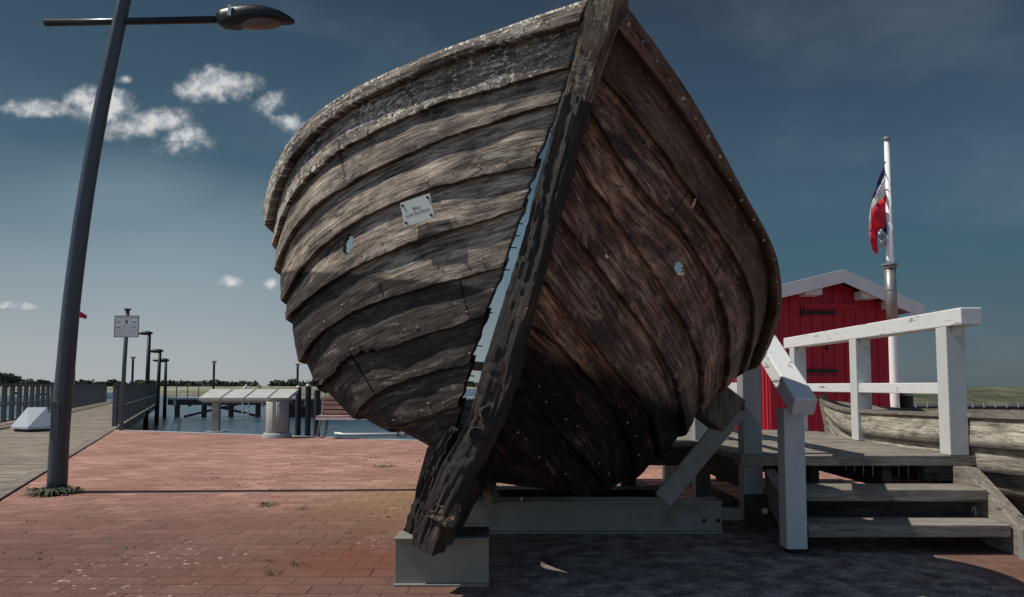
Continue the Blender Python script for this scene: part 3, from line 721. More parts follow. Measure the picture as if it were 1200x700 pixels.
def person(c, lean, shirt, label):
    """sitting figure: one continuous skinned body"""
    c = Vector(c); me = bpy.data.meshes.new('person')
    J = [(0, 0, .12), (lean * .1, 0, .38), (lean * .22, 0, .58), (lean * .28, 0, .68), (lean * .36, 0, .80),
         (.02, .11, .10), (.42, .14, .16), (.52, .15, -.26), (.60, .15, -.28), (.02, -.11, .10), (.44, -.12, .14), (.5, -.13, -.28), (.58, -.13, -.3),
         (lean * .22, .19, .56), (lean * .2 + .12, .24, .32), (lean * .2 + .32, .18, .2), (lean * .22, -.19, .56), (lean * .2 + .1, -.25, .32), (lean * .2 + .3, -.18, .2)]
    Ed = [(0, 1), (1, 2), (2, 3), (3, 4), (0, 5), (5, 6), (6, 7), (7, 8), (0, 9), (9, 10), (10, 11), (11, 12), (2, 13), (13, 14), (14, 15), (2, 16), (16, 17), (17, 18)]
    Rd = [.15, .15, .14, .06, .115, .1, .075, .055, .05, .1, .075, .055, .05, .065, .05, .04, .065, .05, .04]
    me.from_pydata([Vector(j) for j in J], Ed, []); o = bpy.data.objects.new('person', me); COL.objects.link(o); o.location = c
    md = o.modifiers.new('skin', 'SKIN'); 
    for i, r in enumerate(Rd): me.skin_vertices[0].data[i].radius = (r, r)
    me.skin_vertices[0].data[0].use_root = True
    sb = o.modifiers.new('s', 'SUBSURF'); sb.levels = 1; sb.render_levels = 1
    me.materials.append(shirt)
    tag(o, label, 'person')
    h = MB(); hc = c + Vector((lean * .38, 0, .86)); h.tube([hc + Vector((-.01, 0, -.02)), hc + Vector((-.02, 0, .05)), hc + Vector((-.01, 0, .09))], [.1, .105, .05], 10)
    h.build('hair', M_hair, o, smooth=True)
    return o
me_fix = []
def skin_person(*a):
    me_fix.append(a)
pj = W(284, 460, JD + 1.2)

# small moored boats at the left
def motorboat(px, d, L, label, grp='small white boats moored beyond the boardwalk'):
    c = W(px, 470, d); c.z = -.9
    t = thing('moored_boat', label, 'boat', c, grp)
    m = MB(); n = 12
    for i in range(n + 1):
        s = i / n; x = -L / 2 + L * s; hw = .75 * (1 - max(0, (s - .45) / .55) ** 2.2) * (.8 + .2 * min(1, s * 4)); z1 = .65 + .3 * s * s
        for (yy_, zz_) in ((-hw, z1), (-hw * .75, .1), (0, -.2), (hw * .75, .1), (hw, z1)): m.v.append(c + Vector((x, yy_, zz_)))
    for i in range(n):
        for q in range(4): m.f.append((i * 5 + q, i * 5 + q + 1, i * 5 + 6 + q, i * 5 + 5 + q)); m.m.append(0)
        m.f.append((i * 5, i * 5 + 4, i * 5 + 9, i * 5 + 5)); m.m.append(0)
    m.f.append((0, 1, 2, 3, 4)); m.m.append(0)
    m.build('hull', M_alu, t, smooth=False)
    m = MB(); m.prism([(-L * .12, .65), (-L * .05, 1.25), (L * .1, 1.25), (L * .22, .75)], 1, -.5, .5)
    m.v = [v + c for v in m.v]; m.build('cabin', M_alu, t, bevel=.03)
    m = MB(); m.prism([(-L * .04, .95), (-L * .03, 1.18), (L * .1, 1.18), (L * .17, .95)], 1, -.515, .515)
    m.v = [v + c for v in m.v]; m.build('window', M_black, t)
motorboat(52, 75, 4.6, 'small white cabin boat moored left of the lamp post, seen through the railing')
motorboat(20, 85, 4.2, 'small white cabin boat moored at the far left edge, seen through the railing')
motorboat(118, 120, 5.0, 'small distant white boat right of the lamp post, seen through the far railing')

# ------------------------------------------------------------------ furniture on the paving
# row of four slanted white panels on posts
d = 16.6
xs = [W(p, 460, d).x for p in (236, 263, 290, 317, 342)]
t = thing('panel_stand', 'row of four slanted white panels on grey posts left of the litter bin', 'panel stand', ((xs[0] + xs[-1]) / 2, d, 0))
zt_ = W(300, 456, d).z; zl = W(300, 466, d).z
for i in range(4):
    m = MB(); a, b_ = xs[i] + .02, xs[i + 1] - .02
    vs = [(a, d - .18, zl), (b_, d - .18, zl), (b_ + .1, d + .25, zt_), (a + .1, d + .25, zt_)]
    m.add(vs + [Vector(v) + Vector((0, 0, -.07)) for v in vs], [(0, 1, 2, 3), (7, 6, 5, 4), (0, 4, 5, 1), (1, 5, 6, 2), (2, 6, 7, 3), (3, 7, 4, 0)])
    m.build('panel', M_panel, t, bevel=.006)
m = MB(); m.span(xs[0] + .05, xs[-1] - .02, d - .1, d + .1, zl - .11, zl - .055); m.build('crossbar', M_mast_grey, t)
for px in (253.5, 326):
    x = W(px, 480, d).x; m = MB(); m.span(x - .08, x + .08, d - .06, d + .06, 0, zl - .1); m.build('post', M_steel, t, bevel=.008)
    m = MB(); m.span(x - .2, x + .2, d - .18, d + .18, 0, .02); m.build('base_plate', M_conc, t)

# perforated litter bin
def perf_mat():
    m, t, p = newmat('perforated_steel'); V = t.N('ShaderNodeTexCoord').outputs['Object']
    sp = t.N('ShaderNodeSeparateXYZ'); t.l.new(V, sp.inputs[0])
    an = t.M('MULTIPLY', t.M('ARCTAN2', sp.outputs[1], sp.outputs[0]), .215)
    a = t.M('ABSOLUTE', t.M('SUBTRACT', t.M('FRACT', t.M('DIVIDE', an, .042)), .5)); b = t.M('ABSOLUTE', t.M('SUBTRACT', t.M('FRACT', t.M('DIVIDE', sp.outputs[2], .042)), .5))
    hole = t.M('MULTIPLY', t.M('LESS_THAN', a, .27), t.M('LESS_THAN', b, .27))
    c = t.mix(hole, lin((170, 168, 162)), lin((34, 34, 36))); setin(t, p, 'Base Color', c); p.inputs['Roughness'].default_value = .7; p.inputs['Metallic'].default_value = 0
    bump(t, p, t.M('SUBTRACT', 1.0, hole), .006, 1); return m
bb = Gd(324.5, 513); d = bb.y
t = thing('litter_bin', 'round perforated steel litter bin on a pale concrete foot', 'litter bin', bb)
m = MB(); m.lathe(bb, [(0, .0), (.285, 0), (.27, .06), (.235, .1), (0, .1)], 28); m.build('foot', M_conc, t, smooth=False, bevel=.005)
zt2 = W(324, 467, d).z
m = MB(); m.lathe(bb, [(.205, .1), (.212, .15), (.212, zt2 - .03), (.19, zt2 - .03), (.19, .12)], 32); m.build('basket', perf_mat(), t, smooth=True)
m = MB(); m.lathe(bb, [(.19, zt2 - .035), (.22, zt2 - .035), (.224, zt2), (.18, zt2)], 32); m.build('rim', M_mast_grey, t, smooth=False)
m = MB(); m.span(bb.x - .03, bb.x + .03, bb.y - .226, bb.y - .2, .1, zt2 - .02); m.build('lock_strip', M_mast_grey, t)

# mooring piles in the water
for i, (px, py, dd, lb) in enumerate(((349.5, 453, 17.4, 'dark mooring pile just right of the litter bin'), (361, 451, 17.4, 'dark mooring pile between its neighbour and the hull, nearest the bench'), (371.5, 456, 24, 'dark mooring pile standing farther out behind the bench back'), (336, 459, 24, 'dark mooring pile mostly hidden behind the litter bin'))):
    b = W(px, 480, dd); b.z = -.9; zt3 = W(px, py, dd).z
    m = MB(); m.tube([(b.x, dd, -1.5), (b.x, dd, zt3 - .05)], .065 if dd < 20 else .1, 12)
    t = thing('mooring_pile', lb, 'mooring pile', b, 'dark mooring piles beside the hull'); m.build('pile', M_pile, t, smooth=False)
    m = MB(); m.lathe((b.x, dd, zt3 - .05), [(.075 if dd < 20 else .11, 0), (.075 if dd < 20 else .11, .03), (.03, .07), (0, .075)], 12); m.build('cap', M_mast_grey, t)

# bench seen from behind
d = Gd(376, 513).y; b = W(376, 513, d)
t = thing('bench', 'slatted wooden bench with looped steel legs, half hidden behind the hull', 'bench', (b.x + .8, d, 0))
for (px_) in (376, 470):
    X_ = W(px_, 500, d).x; m = MB()
    m.tube([(X_ + .05, d + .0, W(0, 462, d).z), (X_ + .02, d, .45), (X_ - .05, d - .1, .03), (X_ + .02, d - .1, 0.0 + .02), (X_ + .1, d - .05, .03), (X_ + .12, d + .05, .40)], .022, 8)
    m.build('leg', M_steel, t, smooth=True)
xa, xb = W(377, 480, d).x, W(474, 480, d).x
for (y0_, y1_) in ((464.5, 468.5), (470, 474), (475.5, 479.5), (481, 485)):
    m = MB(); z0_, z1_ = W(0, y1_, d).z, W(0, y0_, d).z; m.span(xa, xb, d - .03, d, z0_, z1_); m.build('back_slat', M_bench, t, bevel=.004)
for k in range(4):
    m = MB(); m.span(xa, xb, d - .02 - .1 * k - .09, d - .02 - .1 * k, .40, .435); m.build('seat_slat', M_bench, t, bevel=.004)
m = MB(); m.span(xa, xb, d - .45, d - .425, .36, .40); m.build('front_bar', M_alu, t)

m = MB(); pa = W(392, 508, 16.2); pb = W(478, 512, 15.9); pa.z = pb.z = W(392, 508, 16.2).z
m.tube([pa, pa + Vector((.2, 0, -.03)), pb], .035, 10); o = m.build('floating_boom', M_alu, loc=pa, smooth=True); tag(o, 'thin pale floating boom on the water just beyond the bench', 'boom')

# ------------------------------------------------------------------ the big clinker hull
def stemd(py): return 2.88 + .80 * max(0, min(1.2, (py) / 640))
L_T = [(690, 4), (636, 21), (560.5, 48), (492, 72), (437, 98), (386, 123), (351, 154), (327, 185), (315.4, 212.5), (313.5, 240)]
L = [
 [(682, 24), (608.5, 46), (540, 65), (488.5, 87), (437, 110), (389, 137), (351, 171), (329, 206), (318, 240), (316.5, 262)],
 [(668, 75), (591, 98), (519, 116.5), (471, 137), (420, 159), (379, 187), (344.5, 219), (326, 252), (320, 286)],
 [(655, 118), (584.5, 137), (519, 161), (464.5, 182), (413, 209), (372, 234), (341, 265), (326, 295), (322.5, 314)],
 [(628, 190), (567, 202), (519, 212.5), (474, 229), (436, 245), (403, 265), (368, 292), (343, 321), (331, 350)],
 [(613, 239.5), (571.5, 254), (531, 265), (490, 277.5), (444, 296.5), (403, 317), (370.6, 338.6), (346, 357.6), (336, 373)],
 [(590, 309), (544, 321), (490, 336), (449, 347), (408.6, 366), (379, 382), (360, 404), (351, 420)],
 [(569, 367), (531, 378), (490, 392), (446, 406), (410, 418), (385, 436), (373, 455)],
 [(551, 423), (499, 435), (453, 451), (425, 469), (412, 487)],
 [(538, 474), (504, 483), (476, 492), (452, 503)],
 [(520, 540), (508, 532), (499, 523)],
]
L_dt = [4.25, 4.25, 4.22, 4.2, 4.18, 4.15, 4.1, 4.02, 3.95, 3.88]
R_T = [(727, 8), (768, 62), (805.6, 116.5), (840, 175), (874, 233), (900, 272), (912, 313), (913, 345), (906, 382), (884, 417)]
Rr = [
 [(717, 30), (768, 92.5), (810, 154), (848, 212.5), (868, 240), (888, 271), (902, 312), (904.5, 346), (897, 382), (880, 421)],
 [(700, 82), (747, 137), (781.6, 185), (815, 232), (838, 264), (862, 302), (879, 332), (884, 360), (881, 393), (868, 432)],
 [(688, 122), (716, 169), (736, 203), (758, 229), (789, 254), (820, 304), (844, 348), (854, 385), (855, 415), (846, 450)],
 [(668, 170), (692, 214), (718, 247), (743.5, 285), (769, 322.6), (794, 363.5), (813, 397), (822, 428), (824, 452), (818, 478)],
 [(651, 242), (672, 271), (696, 300.6), (721.5, 335), (750, 376), (770, 405), (787, 437), (798, 468), (799, 503)],
 [(636, 320), (668, 363.5), (693, 395), (714, 420), (740, 450), (762, 485), (771, 512), (773, 532)],
 [(618, 372), (650, 396), (688, 436), (720, 478), (738, 515), (743, 553)],
 [(598, 440), (636, 476), (674, 522), (700, 552), (712, 567)],
 [(584, 492), (616, 525), (650, 553), (684, 574)],
 [(556, 556), (585, 561), (622, 568)],
]
R_dt = [4.2, 4.2, 4.2, 4.2, 4.18, 4.15, 4.15, 4.12, 4.1, 3.95]
NV, NA = 260, 60        # samples on the seen part and on the part running aft
CEN = .0
def seam_world(pts, dt, side, keel=False):
    pp = catmull([(p[0], p[1], 0) for p in pts], NV)
    for _ in range(740): pp = [pp[0]] + [(pp[i - 1] + pp[i] * 2 + pp[i + 1]) / 4 for i in range(1, NV - 1)] + [pp[-1]]
    px0 = pp[0].x; ext = (min if side < 0 else max)(p.x for p in pp); rng = abs(ext - px0)
    imax = min(range(NV), key=lambda i: abs(pp[i].x - ext))
    d0 = stemd(pp[0].y) + .09
    out = []
    for i, p in enumerate(pp):
        uu = min(1, max(0, abs(p.x - px0) / rng))
        r_ = math.sqrt(max(0, 1 - uu))
        g = 1 - r_ if i <= imax else 1 + r_
        # soften: mix of parabola and straight run keeps the entrance full but not kinked
        d = d0 + (dt - d0) * g
        out.append((p.x, p.y, d))
    # smooth depths
    ds = [o_[2] for o_ in out]
    for _ in range(14): ds = [ds[0]] + [(ds[i - 1] + 2 * ds[i] + ds[i + 1]) / 4 for i in range(1, NV - 1)] + [ds[-1]]
    wp = [W(o_[0], o_[1], dd) for o_, dd in zip(out, ds)]
    e = wp[-1]; tdir = (wp[-1] - wp[-9]).normalized()
    ymid = max(5.2, e.y + .6)
    if keel: m1 = Vector((-.36 if side < 0 else -.20, 4.6, .60 if side < 0 else .50)); m2 = Vector((-.30 if side < 0 else -.16, 5.4, .58)); m3 = Vector((-.25 if side < 0 else -.14, 6.6, .62))
    else:
        cx = CEN
        m1 = Vector((cx + (e.x - cx) * (.995 if side < 0 else .98), e.y + .35, e.z - (.02 if side < 0 else .03)))
        m2 = Vector((cx + (e.x - cx) * .94, ymid + .2, e.z - .03 - (.05 if side > 0 else .04)))
        m3 = Vector((cx + (e.x - cx) * .72, 6.7, e.z + .0))
    aft = catmull([wp[-12], e, m1, m2, m3], NA + 12)
    # drop the leading piece that repeats the seen part
    aft = [p for p in aft if (p - e).dot(Vector((0, 1, 0))) > .02 or False]
    aft = catmull([e] + aft[::3] + [aft[-1]], NA + 1)[1:]
    return wp + aft

def build_side(side, Tp, seams, dts, parent):
    curves = [seam_world(Tp, dts[0], side)] + [seam_world(p, dd, side, keel=(k == 9)) for k, (p, dd) in enumerate(zip(seams, dts))]
    N_ = NV + NA
    cen = Vector((CEN, 5.2, 1.35))
    def normal(k, i):
        a = curves[k][min(i + 1, N_ - 1)] - curves[k][max(i - 1, 0)]
        k0, k1 = max(k - 1, 0), min(k + 1, len(curves) - 1)
        b = curves[k1][i] - curves[k0][i]
        n = a.cross(b)
        if n.length < 1e-9: n = Vector((side, -.5, 0))
        n.normalize()
        if n.dot(curves[k][i] - cen) < 0: n = -n
        return n
    norms = [[normal(k, i) for i in range(N_)] for k in range(len(curves))]
    for k in range(len(curves)):     # smooth normals along
        for _ in range(18):
            q = norms[k]; norms[k] = [q[0]] + [((q[i - 1] + q[i] * 2 + q[i + 1])).normalized() for i in range(1, N_ - 1)] + [q[-1]]
    def project(p):
        q = p - Vector((0, 0, 1)); yc = -q.y * sth + q.z * cth; zc = q.y * cth + q.z * sth
        return 600 + F * q.x / zc, OAY - F * yc / zc
    holes_l = [(407.5, 286, 5.5, 12, -12)]
    holes_r = [(797, 314, 6.5, 8.5, 15), (816, 236, 2.2, 11, -28), (712, 300, 2.5, 4.5, 0)]
    joints = [((396, 165), (404, 206)), ((410, 413), (436, 457)), ((539, 330), (549, 369)), ((444, 330), (449, 346))] if side < 0 else [((806, 224), (789, 252)), ((851, 296), (838, 322)), ((774, 470), (760, 486))]
    def in_hole(px, py):
        for (cx, cy, a, b, r) in (holes_l if side < 0 else holes_r):
            dx, dy = px - cx, py - cy; cr, sr = math.cos(R(r)), math.sin(R(r)); x_ = dx * cr - dy * sr; y_ = dx * sr + dy * cr
            rag = 1 + .12 * noise.noise(Vector((px * .4, py * .4, 0)))
            if (x_ / a) ** 2 + (y_ / b) ** 2 < rag: return True
        return False
    def near_joint(px, py):
        best = 9
        for (a, b) in joints:
            ax, ay = a; bx, by = b; L2 = (bx - ax) ** 2 + (by - ay) ** 2
            tt = ((px - ax) * (bx - ax) + (py - ay) * (by - ay)) / L2
            if -.03 < tt < 1.03:
                best = min(best, math.hypot(px - ax - tt * (bx - ax), py - ay - tt * (by - ay)))
        return best
    def strake(mb, cols, uvs, k, rows, off0, off1, thick, rnd, v0, ragged=.007, jag=True):
        """surface between curve k and k+1; off0/off1: outboard offset at top and lower edge"""
        A, B = curves[k], curves[k + 1]; nA, nB = norms[k], norms[k + 1]
        ul = [0]
        for i in range(1, N_): ul.append(ul[-1] + (B[i] - B[i - 1]).length)
        off = random.uniform(0, 30)
        b0 = len(mb.v); R_ = rows + 2
        for i in range(N_):
            uo = ul[i]
            j0 = ragged * (noise.noise(Vector((uo * 9, k * 7.3, side))) * .9 + noise.noise(Vector((uo * 28, k * 3.1, side))) * .5) if jag else 0
            if side < 0 and k == 6 and 395 > 0:
                qx, qy = project(B[i]) if i < NV else (0, 0)
                if 372 < qx < 448: j0 = j0 * 4.5 - .012
            big = .0
            width = (B[i] - A[i]).length
            endf = min(1, i / 3)
            for r in range(R_):
                f = min(1.0, r / rows)
                ff = f
                if k > 0 and r == 0: ff = -.10      # tuck up behind the strake above
                if r >= rows: ff = 1 + j0 / max(width, .03) + .06
                p = A[i].lerp(B[i], ff); n = nA[i].lerp(nB[i], min(1, max(0, ff))).normalized()
                bul = math.sin(math.pi * min(1, max(0, f))) * .004
                o_ = off0 + (off1 - off0) * max(0, min(1, ff)) + bul
                if r == rows + 1: o_ = off1 - thick
                wob = .006 * noise.noise(Vector((p.x * 5, p.y * 5, p.z * 5 + 3 * k))) + .004 * noise.noise(Vector((uo * 3, f * 4 + 9 * k, p.z * 22)))
                p = p + n * (o_ + wob)
                # plank ends broken unevenly at the stem
                if i < 4: p = p + (A[4] - A[0]).normalized() * (.012 * noise.noise(Vector((f * 5, k * 9, 1))) * (4 - i) / 4)
                mb.v.append(p)
                # tar boundary in world space
                if side < 0: tb = 1.43 - .16 * (p.x + .04)
                else: tb = 1.27 - .40 * (p.x - .08)
                tb += .012 * noise.noise(Vector((p.x * 6, p.y * 6, 0)))
                tar = max(0, min(1, (tb - p.z) / (.012 if side < 0 else .11)))
                px, py = project(p)
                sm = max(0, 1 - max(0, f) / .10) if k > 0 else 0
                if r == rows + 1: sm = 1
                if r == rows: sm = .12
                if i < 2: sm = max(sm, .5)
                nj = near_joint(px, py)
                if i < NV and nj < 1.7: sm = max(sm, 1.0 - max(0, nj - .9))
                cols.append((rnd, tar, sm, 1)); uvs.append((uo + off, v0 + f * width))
        for i in range(N_ - 1):
            for r in range(R_ - 1):
                a = b0 + i * R_ + r; q = (a, a + 1, a + R_ + 1, a + R_)
                c = sum((mb.v[x] for x in q), Vector()) / 4
                if i < NV - 1:
                    px, py = project(c)
                    if in_hole(px, py): continue
                if side < 0: q = tuple(reversed(q))
                mb.f.append(q); mb.m.append(0)
    def finish(mb, cols, uvs, name, mats, solid=.024):
        org = wpos(parent); me = bpy.data.meshes.new(name); me.from_pydata([v - org for v in mb.v], [], mb.f)
        for mm in mats: me.materials.append(mm)
        me.polygons.foreach_set('material_index', mb.m)
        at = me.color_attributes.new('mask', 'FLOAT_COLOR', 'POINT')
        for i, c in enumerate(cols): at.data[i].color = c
        ul = me.uv_layers.new(name='UVMap')
        for lp in me.loops: ul.data[lp.index].uv = uvs[lp.vertex_index] if lp.vertex_index < len(uvs) else (0, 0)
        me.polygons.foreach_set('use_smooth', [True] * len(me.polygons)); me.update()
        try: me.set_sharp_from_angle(angle=R(35))
        except Exception: pass
        o = bpy.data.objects.new(name, me); COL.objects.link(o); o.parent = parent
        if solid:
            s_ = o.modifiers.new('thick', 'SOLIDIFY'); s_.thickness = solid; s_.offset = -1
            es = o.modifiers.new('split', 'EDGE_SPLIT'); es.split_angle = R(38)
        return o
    SH = -.028 if side < 0 else 0.0; RO = .022 if side < 0 else .055
    # planking
    mb = MB(); cols = []; uvs = []; v0 = 0
    for k in range(1, 10):
        rnd = random.uniform(.08, .95)
        n0 = len(mb.f)
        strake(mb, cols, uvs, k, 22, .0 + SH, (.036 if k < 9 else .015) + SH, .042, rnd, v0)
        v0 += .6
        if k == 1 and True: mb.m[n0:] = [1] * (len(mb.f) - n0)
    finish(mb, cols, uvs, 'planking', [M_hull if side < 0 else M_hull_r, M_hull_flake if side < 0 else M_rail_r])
    # rub rail: solid band
    mb = MB(); cols = []; uvs = []
    strake(mb, cols, uvs, 0, 5, RO, RO + .005, .065, .8, 20, ragged=.0015)
    b0 = len(mb.v); A = curves[0]; nA = norms[0]; uo = 0
    for i in range(N_):
        if i: uo += (A[i] - A[i - 1]).length
        for (oo, up) in ((RO, 0), (RO - .003, .012), (-.06, .012), (-.06, -.05)):
            mb.v.append(A[i] + nA[i] * oo + Vector((0, 0, up))); cols.append((.8, 0, 0, 1)); uvs.append((uo + 40, 22 + oo))
    for i in range(N_ - 1):
        for r in range(3):
            a = b0 + i * 4 + r; q = (a, a + 1, a + 5, a + 4)
            mb.f.append(q if side < 0 else tuple(reversed(q))); mb.m.append(0)
    # nails along the rail
    for i in range(6, NV + 20, 17 if side < 0 else 15):
        c = A[i].lerp(curves[1][i], .5 + random.uniform(-.15, .15)) + nA[i] * (RO + .007)
        b = len(mb.v); r_ = random.uniform(.005, .009); n = nA[i]; e1 = n.orthogonal().normalized(); e2 = n.cross(e1)
        for q in range(7): a_ = 6.283 * q / 7; mb.v.append(c + (e1 * math.cos(a_) + e2 * math.sin(a_)) * r_); cols.append((1, 0, 0, 1)); uvs.append((0, 0))
        mb.v.append(c + n * .006); cols.append((1, 0, 0, 1)); uvs.append((0, 0))
        for q in range(7): mb.f.append((b + q, b + (q + 1) % 7, b + 7)); mb.m.append(1)
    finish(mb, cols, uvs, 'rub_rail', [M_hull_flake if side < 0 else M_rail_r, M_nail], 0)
    # nails on planks
    mb = MB(); mb2 = 0
    for k in range(1, 9):
        for i in range(5, NV, 14 if k < 3 else 23):
            if random.random() < (.35 if k < 3 else .5): continue
            ff = random.choice((.25, .8)) + random.uniform(-.08, .08) if k < 3 else random.uniform(.75, .92)
            c = curves[k][i].lerp(curves[k + 1][i], ff); n = norms[k][i].lerp(norms[k + 1][i], ff).normalized(); c = c + n * (.036 * ff + .004 + SH)
            r_ = random.uniform(.004, .008); e1 = n.orthogonal().normalized(); e2 = n.cross(e1); b = len(mb.v)
            for q in range(6): a_ = 6.283 * q / 6; mb.v.append(c + (e1 * math.cos(a_) + e2 * math.sin(a_)) * r_)
            mb.v.append(c + n * .006)
            for q in range(6): mb.f.append((b + q, b + (q + 1) % 6, b + 6)); mb.m.append(0)
    o = mb.build('plank_nails', M_nail_r, parent); tag(o, kind='stuff')
    # inner frames
    for i in (NV - 60, NV + 8, NV + 24, NV + 40, NV + 55):
        pts = [curves[k][min(i, N_ - 1)] - norms[k][min(i, N_ - 1)] * .07 for k in range(0, 10)]
        pts = catmull(pts, 24); m = MB()
        for a, b in zip(pts, pts[1:]): m.beam(a, b + (b - a).normalized() * .004, .07, .06, side=(0, 1, 0))
        m.build('frame', M_dark_wood, parent)
    return curves, norms

boat = thing('clinker_boat_hull', 'huge weathered clinker boat hull with a broken bow, heeled over on steel beams', 'boat', (-.3, 4.6, 0))
CL, NL = build_side(-1, L_T, L, L_dt, boat)
CR, NR = build_side(1, R_T, Rr, R_dt, boat)

def sweep(pts, ws, ts, phi, n, seed=0, amp=.006, ch=.16, detail=6):
    """chamfered rectangular timber following pts; phi turns the section about its axis"""
    P = catmull(pts, n); wl = []
    for i_ in range(n):
        q_ = i_ / (n - 1) * (len(ws) - 1); k_ = min(int(q_), len(ws) - 2); f_ = q_ - k_
        wl.append(Vector((ws[k_] * (1 - f_) + ws[k_ + 1] * f_, 0, ts[k_] * (1 - f_) + ts[k_ + 1] * f_)))
    mb = MB(); ring = []
    c = ch
    base = [(-1 + c, -1), (1 - c, -1), (1, -1 + c), (1, 1 - c), (1 - c, 1), (-1 + c, 1), (-1, 1 - c), (-1, -1 + c)]
    for (x0_, y0_), (x1_, y1_) in zip(base, base[1:] + base[:1]):
        L_ = math.hypot(x1_ - x0_, y1_ - y0_); q = detail if L_ > 1 else 1
        for s_ in range(q): ring.append((x0_ + (x1_ - x0_) * s_ / q, y0_ + (y1_ - y0_) * s_ / q))
    m_ = len(ring)
    for i, p in enumerate(P):
        t_ = (P[min(i + 1, n - 1)] - P[max(i - 1, 0)]).normalized()
        sd = Vector((math.cos(phi), math.sin(phi), 0)); sd = (sd - t_ * sd.dot(t_)).normalized(); bk = sd.cross(t_)
        if bk.y < 0: bk = -bk
        for (a, b) in ring:
            q = p + sd * (a * wl[i].x / 2) + bk * (b * wl[i].z / 2)
            along = i / n * 6
            dsp = amp * (noise.noise(Vector((a * 3.5 + seed, b * 3.5, along * 1.3))) + .6 * noise.noise(Vector((a * 9 + seed, b * 9, along * 2.2))) + .5 * noise.noise(Vector((a * 3 + seed, b * 3, along * 9))))
            q = q + (sd * a + bk * b) * dsp
            mb.v.append(q)
    for i in range(n - 1):
        for k in range(m_):
            k2 = (k + 1) % m_; mb.f.append((i * m_ + k, i * m_ + k2, i * m_ + m_ + k2, i * m_ + m_ + k)); mb.m.append(0)
    mb.f.append(tuple(range(m_))); mb.m.append(0); mb.f.append(tuple(range((n - 1) * m_, n * m_))); mb.m.append(0)
    mb.ringn = m_; mb.uvfun = []
    L_ = 0
    for i in range(n):
        if i: L_ += (P[i] - P[i - 1]).length
        for k in range(m_): mb.uvfun.append((L_ + seed * 3.1, .55 * k / m_ * 1.3 + seed))
    return mb
def SP(px, py): return W(px, py, stemd(py))
def wpx(w, py): return w / F * stemd(py)
PHI = R(-24)
m = sweep([SP(726, -60), SP(713, 0), SP(694, 62), SP(679, 117)], [wpx(38, 0), wpx(36, 0), wpx(31, 60), wpx(27, 110)], [.15, .15, .13, .12], PHI, 90, 1, .004, .1)
m.build('stem_head', M_stem_top, boat, smooth=False)
pts = [SP(678, 113), SP(653.5, 200), SP(633.5, 275), SP(618, 330), SP(597, 400), SP(578, 471), SP(556, 522), SP(533, 563), SP(515, 605), W(502, 642, 3.66)]
wl_ = [wpx(28, 110), wpx(28, 200), wpx(29, 270), wpx(30, 330), wpx(33, 400), wpx(36, 471), wpx(33, 520), wpx(31, 563), wpx(31, 600), wpx(31, 640)]
m = sweep(pts, wl_, [.12, .12, .12, .12, .12, .13, .14, .14, .14, .13], PHI, 260, 5, .0065, .1, 9)
m.build('stem_post', M_stem, boat, smooth=False)
# broken scarf pieces and knots on the lower stem
for (px, py, r1) in ((575, 485, 13), (559, 508, 10)):
    c = SP(px, py) + Vector((0, -.07, 0)); m = MB()
    for k, (rr, yy_) in enumerate(((r1, .03), (r1, .0), (r1 * .8, -.018), (r1 * .62, -.004), (r1 * .3, -.012), (0.01, -.006))):
        for q in range(18):
            a = 6.283 * q / 18; rad = rr / F * stemd(py) * (1 + .12 * noise.noise(Vector((math.cos(a) * 2, math.sin(a) * 2, k))))
            m.v.append(c + Vector((rad * math.cos(a), yy_, rad * math.sin(a) * .95)))
    for k in range(5):
        for q in range(18): m.f.append((k * 18 + q, k * 18 + (q + 1) % 18, k * 18 + 18 + (q + 1) % 18, k * 18 + 18 + q)); m.m.append(0)
    m.build('knot', M_stem, boat, smooth=True)
m = sweep([W(529, 584, 3.575), W(522, 597, 3.58), W(516, 610, 3.585)], [.10, .135, .12], [.07, .07, .07], PHI, 24, 9, .012, .25)
m.build('scarf_patch', M_stem_top, boat)
# second timber behind the stem, seen on its left
pts = [W(662, 118, 3.16), W(634, 205, 3.26), W(598, 330, 3.38), W(566, 430, 3.5), W(536, 500, 3.62), W(512, 545, 3.72), W(497, 590, 3.78), W(485, 624, 3.8)]
m = sweep(pts[4:], [.03, .06, .08, .07], [.10, .10, .10, .08], PHI, 60, 12, .007)
m.build('apron', M_stem, boat)
# deadwood filling between lower stem and keel
m = MB()
kp = [W(536, 500, 3.70), W(500, 524, 3.95), W(487, 570, 3.92), W(480, 618, 3.86), W(505, 622, 3.70), W(540, 556, 3.60)]
vs = [p + Vector((0, 0, 0)) for p in kp] + [p + Vector((.10, .10, -.0)) for p in kp]
n_ = len(kp); m.add(vs, [tuple(range(n_)), tuple(reversed(range(n_, 2 * n_)))] + [(i, (i + 1) % n_, (i + 1) % n_ + n_, i + n_) for i in range(n_)]); m.build('deadwood', M_stem, boat, bevel=.01)
m = sweep([Vector((-.36, 3.78, .40)), Vector((-.30, 4.6, .42)), Vector((-.25, 5.6, .44)), Vector((-.2, 6.7, .48))], [.15, .15, .15, .15], [.34, .30, .28, .24], R(0), 40, 3, .005)
m.build('keel', M_stem, boat)
# bent nails bridging the gap between plank ends and stem
m = MB()
for (xa_, ya_) in ((648, 138), (642, 154), (618, 222), (607, 262), (603, 276), (600, 290), (592, 316), (572, 366), (560, 405), (551, 440)):
    p = W(xa_ - 5, ya_, stemd(ya_) + .12); m.tube([p, p + Vector((.04, -.01, -.004))], .003, 5)
m.build('gap_nails', M_iron, boat)
# thwart inside the bow, seen through the gap
m = MB(); m.beam((-1.0, 4.5, 1.18), (.9, 4.5, 1.02), .18, .05, side=(0, 1, 0)); m.build('thwart', M_block, boat)

